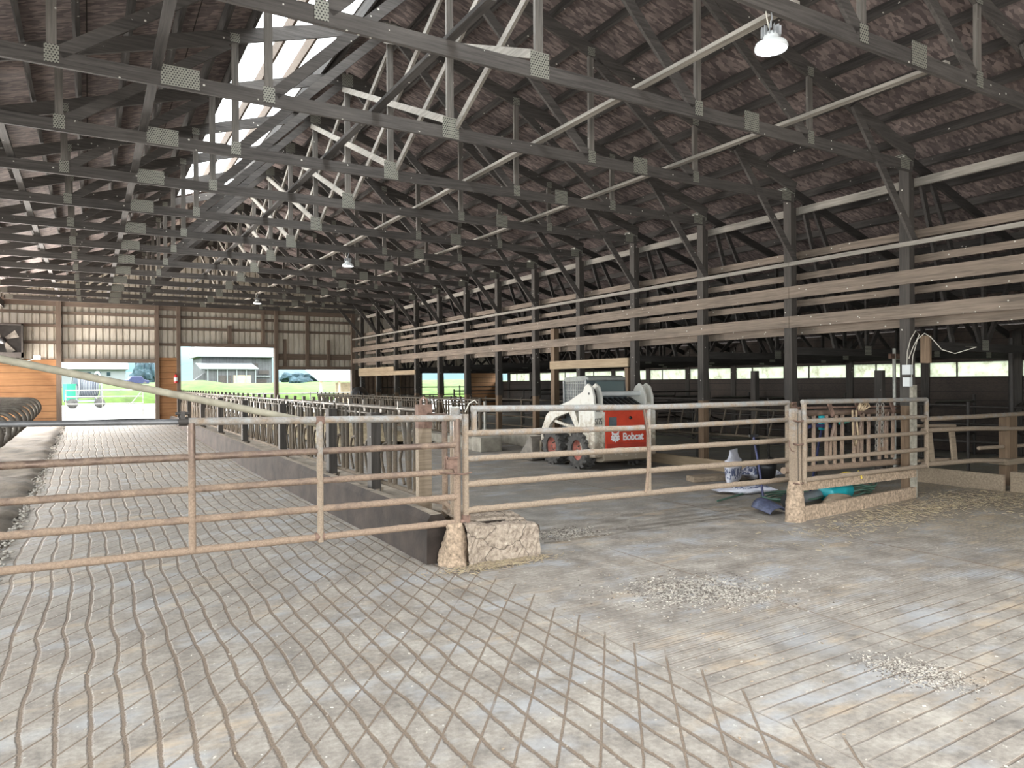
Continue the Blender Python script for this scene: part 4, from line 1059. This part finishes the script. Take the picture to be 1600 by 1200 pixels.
# fan, wall lamp, extinguisher on the end wall
fn = thing('barn_fan', 'big square wall fan in a dark housing on the end wall', 'fan', (-2.62, YW-.35, 3.30))
mb = MB(); mb.bb((-.6, .1, -.6), (.6, .2, .6)); mb.build('back_plate', 'darkpipe', fn)
mb = MB()
for a, c in (((-.6, -.1, -.6), (-.55, .2, .6)), ((.55, -.1, -.6), (.6, .2, .6)), ((-.6, -.1, .55), (.6, .2, .6)), ((-.6, -.1, -.6), (.6, .2, -.42))): mb.bb(a, c)
mb.build('housing', 'darkpipe', fn)
MB().lathe([(0, -.12), (.12, -.1), (.12, .0), (0, .02)], axis='y', n=14).build('hub', 'black', fn)
for i in range(4):
    a = i*PI/2+.5; MB().prism([(.1*math.cos(a), .1*math.sin(a)), (.5*math.cos(a-.25), .5*math.sin(a-.25)), (.52*math.cos(a+.3), .52*math.sin(a+.3)), (.14*math.cos(a+.5), .14*math.sin(a+.5))], 'y', -.03, -.01).build('blade', 'steel', fn)
wl = thing('wall_lamp', 'small bright lamp on a bracket above the orange siding', 'wall lamp', (-2.05, YW-.2, 2.55))
MB().tube([(-.35, .1, -.12), (.35, -.1, .10)], .02, 6).build('bracket', 'cap', wl)
MB().box((.45, -.12, .16), (.22, .14, .16)).build('housing', 'lampwhite', wl, bevel=.02)
MB().box((.45, -.195, .16), (.18, .01, .12)).build('lens', 'lens', wl)
ex = thing('fire_extinguisher', 'red and white fire extinguisher on the orange siding between the openings', 'fire extinguisher', (2.97, YW-.16, 1.75)); ex.scale = (.8, .8, .8)
MB().lathe([(0, 0), (.08, 0), (.085, .02), (.085, .34), (.06, .40), (.025, .43)], n=14).build('cylinder', 'extred', ex)
MB().lathe([(.0865, .1), (.0865, .28)], n=14, cap=False).build('label_band', 'letter_white', ex)
mb = MB(); mb.box((0, 0, .46), (.05, .05, .06)); mb.box((0, -.06, .49), (.03, .14, .02)); mb.build('valve', 'black', ex)

# ------------------------------------------------------------------ loose litter on the floor
def scatter(nm, mats, lab, cat, n, cx, cy, sx, sy, rot, size, seed, strands=False):
    mb = MB(); rr = random.Random(seed)
    for i in range(n):
        a, c = rr.gauss(0, 1)*sx, rr.gauss(0, 1)*sy
        x = cx + a*math.cos(rot) - c*math.sin(rot); y = cy + a*math.sin(rot) + c*math.cos(rot)
        if y > 5.6 and 7.2 < x < 7.45: continue
        mb.m = 0 if rr.random() < .6 else len(mats)-1
        s_ = size*rr.uniform(.5, 1.4)
        if strands: mb.box((x, y, .008+rr.random()*.012), (s_*6, s_*.5, s_*.4), Matrix.Rotation(rr.uniform(0, PI), 3, 'Z') @ Matrix.Rotation(rr.uniform(-.3, .3), 3, 'Y'))
        else: mb.box((x, y, s_*.3), (s_*1.8, s_*.8, s_*.6), Matrix.Rotation(rr.uniform(0, PI), 3, 'Z') @ Matrix.Rotation(rr.uniform(-.5, .5), 3, 'X'))
    return tag(mb.build(nm, mats), lab, cat, kind='stuff')
scatter('spilled_seed', ['chip', 'chipd'], 'spilled pale and dark chips in the middle of the open floor', 'chips', 2600, 4.24, 4.2, .30, .20, -.5, .0075, 1)
scatter('spilled_seed', ['chip', 'chipd'], 'spilled chips nearest the viewpoint on the striped concrete', 'chips', 1500, 4.12, 2.38, .10, .14, .2, .0055, 2)
scatter('spilled_seed', ['chip', 'chipd'], 'spilled chips behind the broken concrete block', 'chips', 800, 4.55, 6.6, .22, .12, 0, .009, 3)
scatter('loose_straw', ['straw', 'dirtywood'], 'loose straw swept against the side panel and row post', 'straw', 1500, 9.0, 5.3, 1.15, .22, .1, .008, 4, True)
scatter('loose_straw', ['straw', 'dirtywood'], 'loose straw in front of the aisle fence', 'straw', 1300, 11.0, 5.0, .6, .5, -.1, .008, 5, True)
scatter('loose_straw', ['straw', 'dirtywood'], 'tuft of straw at the foot of the broken concrete block', 'straw', 900, 3.3, 5.80, .26, .07, 0, .008, 6, True)
scatter('floor_crumbs', ['chip', 'dirtywood'], 'scattered pale crumbs all over the near floor', 'crumbs', 900, 3.2, 4.2, 2.2, 1.3, -.3, .007, 7)

# ================================================================== SKID LOADER
sk = thing('skid_loader', 'muddy white and red skid loader parked in the feed lane', 'skid loader', (8.97, 11.8, 0), -.05)
# chassis
mb = MB()
mb.prism([(-.98, .2), (.72, .2), (.80, .42), (.78, .60), (-.4, .62), (-.98, .6)], 'x', -.46, .46)
o = mb.build('chassis', 'white', sk, bevel=.015)
MB().prism([(-.97, .6), (.6, .58), (.6, .93), (-.97, 1.0)], 'x', -.43, .43).build('inner_body', 'cabgrey', sk)
# rear uprights with arm towers
for s in (-1, 1):
    mb = MB(); mb.prism([(-1.03, .26), (-.62, .22), (-.50, .5), (-.47, .95), (-.52, 1.2), (-.70, 1.3), (-.93, 1.28), (-1.03, 1.1)], 'x', s*.50, s*.73)
    mb.build('rear_upright', 'white', sk, bevel=.02)
    # two plates of the arm tower with a dark slot between
    for xa, xb in ((.50, .545), (.665, .715)):
        mb = MB(); mb.prism([(-1.0, 1.05), (-.98, 1.42), (-.90, 1.60), (-.78, 1.665), (-.66, 1.60), (-.58, 1.46), (-.44, 1.25), (-.46, 1.0)], 'x', s*xa, s*xb)
        mb.build('tower_plate', 'white', sk, bevel=.008)
    MB().prism([(-.9, 1.2), (-.84, 1.52), (-.74, 1.58), (-.66, 1.5), (-.6, 1.25)], 'x', s*.56, s*.65).build('tower_slot', 'black', sk)
    # lift arm
    mb = MB(); mb.prism([(-.80, 1.60), (-.66, 1.56), (-.05, 1.32), (.60, 1.16), (.88, 1.0), (1.06, .72), (1.12, .40), (.93, .38), (.86, .62), (.72, .82), (.48, .96), (0, 1.08), (-.3, 1.12), (-.62, 1.2)], 'x', s*.575, s*.665)
    mb.build('lift_arm', 'white', sk, bevel=.01)
    MB().prism([(.0, 1.09), (-.22, 1.12), (-.50, .62), (-.40, .60)], 'x', s*.585, s*.655).build('rear_link', 'white', sk)
    MB().tube([(s*.62, -.42, .74), (s*.62, .55, .88)], .035, 10).build('lift_strut', 'white', sk)
    MB().tube([(s*.60, -.60, .60), (s*.60, -.55, 1.15)], .045, 10).build('lift_cylinder', 'black', sk)
    MB().prism([(-.45, .3), (.62, .3), (.66, .55), (.4, .66), (-.4, .62)], 'x', s*.46, s*.5).build('side_skirt', 'white', sk)
    for yv in (-.82,):
        MB().lathe([(0, 0), (.028, 0), (.028, .012), (0, .014)], (s*.715, yv, 1.47), 'x', 10).build('pivot_pin', 'black', sk)
MB().tube([(-.52, -.80, 1.46), (.52, -.80, 1.46)], .048, 12).build('cross_tube', 'lampwhite', sk)
# red tailgate
mb = MB(); mb.prism([(-.52, .36), (.52, .36), (.54, .40), (.54, 1.10), (.50, 1.15), (-.50, 1.15), (-.54, 1.10), (-.54, .40)], 'y', -1.09, -.98)
tg = mb.build('tailgate', 'red', sk, bevel=.02)
mb = MB(); mb.bb((-.50, -1.098, .40), (.50, -1.09, .515)); mb.build('lower_panel', 'reddark', tg)
MB().bb((-.44, -1.10, .84), (-.27, -1.085, 1.02)).build('handle_recess', 'cabgrey', tg)
MB().lathe([(0, -.005), (.03, -.005), (.034, .01)], (.06, -1.10, 1.0), 'y', 14).build('lock_hole', 'black', tg)
MB().bb((-.5, -1.096, .53), (.5, -1.09, .54)).build('seam', 'reddark', tg)
MB().bb((-.56, -1.085, .34), (-.535, -.98, 1.12)).build('edge_trim', 'white', tg)
mb = MB(); mb.prism([(-1.10, .20), (-.98, .16), (-.6, .16), (-.6, .36), (-1.08, .36)], 'x', -.56, .56); mb.build('bumper', 'white', sk, bevel=.01)
def text(name, s_, size, loc, mat, parent, off=.0, rot=(PI/2, 0, 0), space=1.0):
    cu = bpy.data.curves.new(name, 'FONT'); cu.body = s_; cu.size = size; cu.extrude = .003; cu.offset = off; cu.space_character = space
    o = bpy.data.objects.new(name, cu); C.objects.link(o); o.parent = parent; o.location = loc; o.rotation_euler = rot; cu.materials.append(MAT[mat])
    dg = bpy.context.evaluated_depsgraph_get(); me = bpy.data.meshes.new_from_object(o.evaluated_get(dg)); q = bpy.data.objects.new(name, me); C.objects.link(q)
    q.parent = parent; q.location = loc; q.rotation_euler = rot; bpy.data.objects.remove(o); return q
o = text('lettering', 'Bobcat', .20, (-.13, -1.095, .575), 'letter_white', tg, .004, space=.92); o.scale = (.95, 1, 1)
# white wild cat head emblem
mb = MB()
head = [(-.09, .10), (-.075, .02), (-.10, .0), (-.085, -.03), (-.105, -.06), (-.07, -.07), (-.06, -.10), (-.03, -.085), (0, -.115), (.03, -.085), (.06, -.10), (.07, -.07), (.105, -.06), (.085, -.03), (.10, .0), (.075, .02), (.09, .10), (.03, .06), (-.03, .06)]
mb.prism([(x-.30, z+.655) for x, z in head], 'y', -1.099, -1.091); mb.build('cat_emblem', 'letter_white', tg)
marks = [[(-.32, .635), (-.28, .635), (-.30, .61)], [(-.325, .59), (-.275, .59), (-.30, .58)]]
for s in (-1, 1): marks += [[(-.30+s*.02, .665), (-.30+s*.06, .685), (-.30+s*.055, .665)], [(-.30+s*.045, .62), (-.30+s*.08, .635), (-.30+s*.075, .62)]]
for q in marks: MB().prism(q, 'y', -1.102, -1.098).build('emblem_mark', 'reddark', tg)
o = text('lettering', 'S175', .15, (-.725, -1.034, .885), 'letter_black', sk, .002, space=.9); o.scale = (.62, 1.15, 1)
# small old decal above the number
MB().bb((-.70, -1.036, 1.13), (-.6, -1.03, 1.17)).build('decal', 'letter_black', sk)
# engine cover with black louvres
mb = MB(); mb.prism([(-1.04, 1.15), (-.96, 1.20), (-.50, 1.36), (-.45, 1.36), (-.45, 1.0), (-1.0, 1.0)], 'x', -.49, .49); mb.build('engine_cover', 'alu', sk)
for i in range(8):
    x = -.44 + i*.125
    MB().beam((x, -1.0, 1.20), (x+.04, -.52, 1.37), .065, .02, side=(1, 0, 0)).build('louvre', 'black', sk)
# cab
mb = MB(); mb.prism([(-.50, 1.0), (.46, .9), (.48, 1.12), (.46, 1.70), (.44, 1.76), (-.30, 1.78), (-.38, 1.74), (-.50, 1.34)], 'x', -.43, .43)
cab = mb.build('cab_core', 'cabgrey', sk)
# roof
mb = MB(); mb.prism([(-.42, 1.72), (.50, 1.68), (.52, 1.74), (.46, 1.79), (-.30, 1.82), (-.42, 1.78)], 'x', -.46, .46); mb.build('cab_roof', 'cabroof', sk, bevel=.02)
MB().prism([(-.33, 1.42), (.33, 1.42), (.36, 1.46), (.34, 1.70), (-.34, 1.70), (-.36, 1.46)], 'y', -.5, -.49).build('rear_window', 'glass', sk).rotation_euler = (.0, 0, 0)
rw = sk.children[-1]; rw.rotation_euler = (-.2, 0, 0); rw.location = (0, .43, -.08)
# left and right side screens
for s in (-1, 1):
    mb = MB(); mb.bb((s*.436, -.30, 1.14), (s*.44, .44, 1.70)); mb.build('screen_backing', 'dirtywood' if False else 'greyplastic', sk)
    mb = MB()
    for i in range(12): mb.beam((s*.45, -.28+i*.065, 1.12), (s*.45, -.28+i*.065, 1.70), .008, .012, side=(1, 0, 0))
    for i in range(9): mb.beam((s*.452, -.32, 1.14+i*.065), (s*.452, .46, 1.14+i*.065), .008, .012, side=(1, 0, 0))
    mb.build('side_screen', 'cabroof', sk)
    MB().beam((s*.45, .46, 1.0), (s*.45, .48, 1.72), .05, .05, side=(1,0,0)).build('cab_pillar', 'cabgrey', sk); MB().beam((s*.45, -.40, 1.2), (s*.45, -.34, 1.74), .05, .06, side=(1,0,0)).build('cab_pillar', 'cabgrey', sk)
MAT['rimred'] = simple('muddy_red_rim', (.36, .12, .09), .8, 0, .35, 8)
# wheels
def wheel(x, y, s):
    t = bpy.data.objects.new('wheel', None); C.objects.link(t); t.parent = sk; t.location = (x, y, .365)
    MB().lathe([(.20, -.12), (.30, -.135), (.335, -.12), (.345, 0), (.335, .12), (.30, .135), (.20, .12), (.2, -.12)], axis='x', n=28, cap=False).build('tyre', 'rubber', t)
    mb = MB()
    for i in range(16):
        for q in (-1, 1):
            a = (i+.25*q)*2*PI/16; R_ = Matrix.Rotation(a, 3, 'X'); 
            mb.box(R_ @ Vector((q*.07, 0, .342)), (.13, .06, .07), R_ @ Matrix.Rotation(q*.5, 3, 'Z'))
    mb.build('tread', 'rubber', t)
    MB().lathe([(.205, s*.115), (.21, s*.09), (.17, s*.06), (.14, s*.03), (.07, s*.02), (.06, s*.05), (0, s*.052)], axis='x', n=20, cap=False).build('rim', 'rimred', t)
    mb = MB()
    for i in range(8):
        a = i*PI/4; mb.box((s*.04, .095*math.cos(a), .095*math.sin(a)), (.03, .022, .022))
    mb.build('wheel_nut', 'steel', t)
for s in (-1, 1):
    for y in (-.48, .49): wheel(s*.66, y, s)
# bucket
bk = bpy.data.objects.new('bucket', None); C.objects.link(bk); bk.parent = sk; bk.location = (0, 1.12, 0)
outl = [(0, .10), (.04, .03), (.70, .0), (.70, .02), (.10, .06), (.06, .14), (.10, .45), (.16, .50), (.13, .53), (.05, .48)]
MB().prism(outl, 'x', -.86, .86).build('shell', 'steel', bk)
for s in (-1, 1):
    MB().prism([(.03, .04), (.68, .01), (.66, .05), (.15, .50), (.08, .46)], 'x', s*.84, s*.865).build('side_plate', 'steel', bk)
    MB().prism([(-.06, .12), (.04, .08), (.06, .45), (-.06, .42)], 'x', s*.55, s*.68).build('mount', 'white', bk)

# ================================================================== COW behind the far headlocks
def skin(name, pts, edges, radii, mat, lab, cat, loc, rz, root=0):
    me = bpy.data.meshes.new(name); me.from_pydata(pts, edges, []); me.materials.append(MAT[mat])
    o = bpy.data.objects.new(name, me); C.objects.link(o); o.location = loc; o.rotation_euler = (0, 0, rz)
    md = o.modifiers.new('skin', 'SKIN'); 
    for i, r in enumerate(radii):
        sv = me.skin_vertices[0].data[i]; sv.radius = (r, r) if not isinstance(r, tuple) else r; sv.use_root = (i == root)
    md.use_smooth_shade = True
    sb = o.modifiers.new('sub', 'SUBSURF'); sb.levels = 2; sb.render_levels = 2
    return tag(o, lab, cat)
P = [(0, -.75, 1.12), (0, -.35, 1.08), (0, .15, 1.03), (0, .62, 1.08),       # spine rump->withers
     (0, .98, 1.17), (0, 1.28, 1.22), (0, 1.52, 1.08), (0, 1.70, .96),       # neck, poll, face, muzzle
     (.12, 1.28, 1.28), (.27, 1.24, 1.28), (-.12, 1.28, 1.28), (-.27, 1.24, 1.28),
     (.19, -.78, .85), (.20, -.62, .62), (.20, -.80, .42), (.20, -.78, .08), (.20, -.72, .03),
     (-.19, -.78, .85), (-.20, -.62, .62), (-.20, -.80, .42), (-.20, -.78, .08), (-.20, -.72, .03),
     (.18, .60, .75), (.18, .62, .42), (.18, .60, .08), (.18, .66, .03),
     (-.18, .60, .75), (-.18, .62, .42), (-.18, .60, .08), (-.18, .66, .03),
     (0, -.92, 1.18), (0, -1.0, .85), (0, -1.0, .5)]
Ed = [(0,1),(1,2),(2,3),(3,4),(4,5),(5,6),(6,7),(5,8),(8,9),(5,10),(10,11),(0,12),(12,13),(13,14),(14,15),(15,16),(0,17),(17,18),(18,19),(19,20),(20,21),
      (3,22),(22,23),(23,24),(24,25),(3,26),(26,27),(27,28),(28,29),(0,30),(30,31),(31,32)]
Ra = [.27, .33, .36, .30, .18, .15, .12, .09, .04, .05, .04, .05, .17, .10, .06, .05, .055, .17, .10, .06, .05, .055, .13, .065, .048, .055, .13, .065, .048, .055, .04, .025, .04]
skin('dairy_cow', P, Ed, Ra, 'fur', 'black dairy cow standing behind the headlocks near the far end', 'cow', (9.12, 27.2, fz(27.2)), -.30)

# ================================================================== OUTDOORS
G = .27
mb = MB(); mb._add([(-60, YW+.3, G), (80, YW+.3, G), (80, 62, G), (-60, 62, G)], [(0,1,2,3)]); struct(mb.build('ground_yard', 'yard'))
mb = MB(); mb._add([(-60, -40, -.02), (-8.9, -40, -.02), (-8.9, 33, -.02), (-60, 33, -.02)], [(0,1,2,3)]); mb._add([(-8.9, -40, -.02), (80, -40, -.02), (80, -3.3, -.02), (-8.9, -3.3, -.02)], [(0,1,2,3)])
mb._add([(17.9, -3.3, -.02), (80, -3.3, -.02), (80, 33, -.02), (17.9, 33, -.02)], [(0,1,2,3)])
struct(mb.build('ground_apron', 'yard'))
mb = MB(); rr = random.Random(31)
def bankf(u, v_):
    x = -40 + 130*u; y = 60 + 300*v_**2
    z = G + (1.35 + .25*math.sin(x*.21) + .15*math.sin(x*.9) + .08*rr.random())*min(1, v_/.16) * (1 if v_ < .9 else 1)
    return (x, y, z)
mb.grid(bankf, 130, 26); struct(mb.build('ground_meadow', 'grass'), 'bright green grassy bank beyond the yard')
mb = MB()
def hillf(u, v_):
    x = -350+1000*u; return (x, 560+120*v_, -2 + (v_)*(34+16*math.sin(u*9+1)+6*math.sin(u*31)))
mb.grid(hillf, 60, 8); struct(mb.build('hills', 'hill'), 'hazy blue green hills behind the farm')
# big grey hay barn
bn = thing('hay_barn', 'weathered grey two tier barn with white roofs beyond the grassy bank', 'barn', (18.6, 110, 0))
MB().bb((-4.8, 0, 1), (4.9, 10, 5.7)).build('upper_wall', 'barngrey', bn)
MB().prism([(-.9, 5.6), (-.9, 5.75), (4.5, 7.9), (10, 5.8), (10, 5.6)], 'x', -5.4, 5.1).build('main_roof', 'roofwhite', bn)
MB().prism([(-5.0, 3.75), (-5.0, 3.87), (0, 4.75), (0, 4.6)], 'x', -5.6, 2.0).build('lower_roof', 'roofwhite', bn)
MB().bb((-4.9, -4.6, 1), (1.6, -.1, 3.7)).build('lower_wall', 'barngrey', bn)
MB().bb((-3.4, -4.7, 1), (-1.6, -4.55, 2.9)).build('dark_bay', 'dark', bn); MB().bb((-1.3, -4.72, 1), (1.0, -4.55, 2.9)).build('straw_bay', 'ply', bn)
MB().prism([(-7.2, 1.6), (-4.9, 3.3), (-4.9, 1.0), (-7.2, 1.0)], 'y', -4.4, -3).build('side_shed', 'barngrey', bn)
for x, z, w_, h_ in ((2.6, 4.3, .5, .8), (3.7, 3.4, 1.5, .6), (3.2, 2.1, 1.8, .6)): MB().bb((x-w_/2, -.12, z-h_/2), (x+w_/2, .0, z+h_/2)).build('opening', 'dark', bn)
MB().bb((2.0, -.3, 2.75), (4.6, -.1, 2.9)).build('rail_beam', 'roofwhite', bn)
for i in range(6): MB().bb((-4.7+i*1.25, -4.8, 1), (-4.55+i*1.25, -4.6, 3.75)).build('bay_post', 'roofwhite', bn)
# long white building
wb = thing('white_building', 'long white building with a row of small windows beyond the alley opening', 'building', (-4, 92, 0))
MB().bb((-22, 0, 0), (7.6, 10, 3.5)).build('wall', 'roofwhite', wb)
MB().prism([(-.5, 3.45), (5, 5.2), (10.5, 3.45)], 'x', -22.4, 7.9).build('roof', 'roofwhite', wb)
for i in range(9): MB().bb((-1.7+i*.95-.18, -.05, 2.72), (-1.7+i*.95+.18, .02, 3.12)).build('window_pane', 'leaf', wb)
# hose reel
hr = thing('hose_reel', 'big green and white hose reel cart outside the alley opening', 'hose reel', (-.35, 52, G), .25)
MB().lathe([(.5, -.35), (.72, -.35), (.72, .75), (.5, .75)], (0, 0, 1.35), 'x', 28).build('hose_wrap', 'reelhose', hr)
mb = MB()
for i in range(12): mb.lathe([(.73, -.33+i*.09), (.75, -.31+i*.09), (.73, -.29+i*.09)], (0, 0, 1.35), 'x', 28, cap=False)
mb.build('hose_turn', 'roofwhite', hr)
for x in (-.42, .8): MB().lathe([(.80, 0), (.95, 0), (.95, .06), (.80, .06), (.80, 0)], (x, 0, 1.35), 'x', 28, cap=False).build('flange', 'roofwhite', hr)
MB().bb((-.95, -.5, .5), (-.45, .5, 1.5)).build('gear_case', 'green', hr)
mb = MB(); mb.bb((-.9, -.6, .38), (1.0, -.5, .5)); mb.bb((-.9, .5, .38), (1.0, .6, .5)); mb.bb((-.5, -.55, .4), (-.4, -.45, 1.4)); mb.bb((.86, -.55, .4), (.94, -.45, 1.4)); mb.build('frame', 'roofwhite', hr)
for x in (-.7, .8): MB().lathe([(0, 0), (.3, 0), (.3, .16), (0, .16)], (x, -.7, .3), 'y', 18).build('wheel', 'rubber', hr)
# yard gate outside the alley
yg = thing('yard_gate', 'pale tube gate standing outside the alley opening', 'gate', (-.85, 35.5, G))
for z in (.3, .62, .92, 1.2): rail('rail', (0, 0, z), (2.9, 0, z), .024, 'cap', yg, n=6)
for x in (0, 1.35, 2.9): rail('upright', (x, 0, 0), (x, 0, 1.22), .025, 'cap', yg, n=6)
rail('diagonal_brace', (2.2, 0, .3), (2.9, 0, 1.2), .02, 'cap', yg, n=6)
pfence('yard_fence', 2.5, 33.2, 33.2, (.5, .9, 1.25), 'pale pipe fence outside the middle openings', 13, mat='cap')
# small lean-to shed
ss = thing('yard_shed', 'small open shed with white roof outside the low wide opening', 'shed', (14.0, 50, G))
MB().prism([(-.3, 2.35), (6.5, 2.35), (6.5, 1.75), (.3, 1.65)], 'y', -.3, -.2).build('roof_edge', 'roofwhite', ss)
MB().prism([(-.4, 1.6), (-.4, 1.68), (3.2, 2.5), (3.2, 2.42)], 'x', -.3, 6.6).build('roof', 'roofwhite', ss)
for x in (0, 1.3, 4.5): MB().bb((x-.07, -.07, 0), (x+.07, .07, 1.7)).build('post', 'ply', ss)
MB().bb((1.5, 1.5, 0), (6.5, 1.6, 1.5)).build('back_wall', 'ply', ss)
# bushes and trees far off
def bush(x, y, z, r, h_, lab, seed, mat='leaf'):
    t = thing('bush', lab, 'bush', (x, y, z)); mb = MB(); rr = random.Random(seed)
    for i in range(16): mb.blob((rr.uniform(-r, r), rr.uniform(-r*.5, r*.5), h_*(.25+.5*rr.random())), (r*.42*rr.uniform(.7, 1.2), r*.4, h_*.33*rr.uniform(.7, 1.2)), 2, .35, seed*50+i)
    mb.build('foliage', mat, t); MB().tube([(0, 0, -.3), (0, 0, h_*.5)], .08*r, 6).build('stem', 'dark', t); return t
bush(35.5, 140, 1.2, 3.0, 2.7, 'bluish bush on the bank, nearer the grey barn', 1)
bush(41.5, 140, 1.2, 2.6, 2.4, 'bluish bush on the bank, nearer the small open shed', 2)
bush(10.0, 150, 1.2, 2.2, 5.0, 'bluish tree beyond the end of the long white building', 3)
bush(6.6, 120, 1.2, 1.2, 2.6, 'smaller bluish bush beside the long white building', 4)
car = thing('parked_car', 'blue car parked far off beyond the alley opening', 'car', (4.5, 88, 1.5), .3)
MB().prism([(-1.1, .3), (1.1, .3), (1.15, .65), (.6, .75), (.35, 1.1), (-.7, 1.1), (-.95, .75), (-1.12, .7)], 'y', -.5, .5).build('body', 'blue', car, bevel=.05)
for x in (-.65, .65): MB().lathe([(0, -.54), (.24, -.54), (.24, .54), (0, .54)], (x, 0, .26), 'y', 14).build('wheel', 'rubber', car)
for o in list(bpy.data.objects):
    if o.type == 'EMPTY' and not o.children and o.parent is None: bpy.data.objects.remove(o)
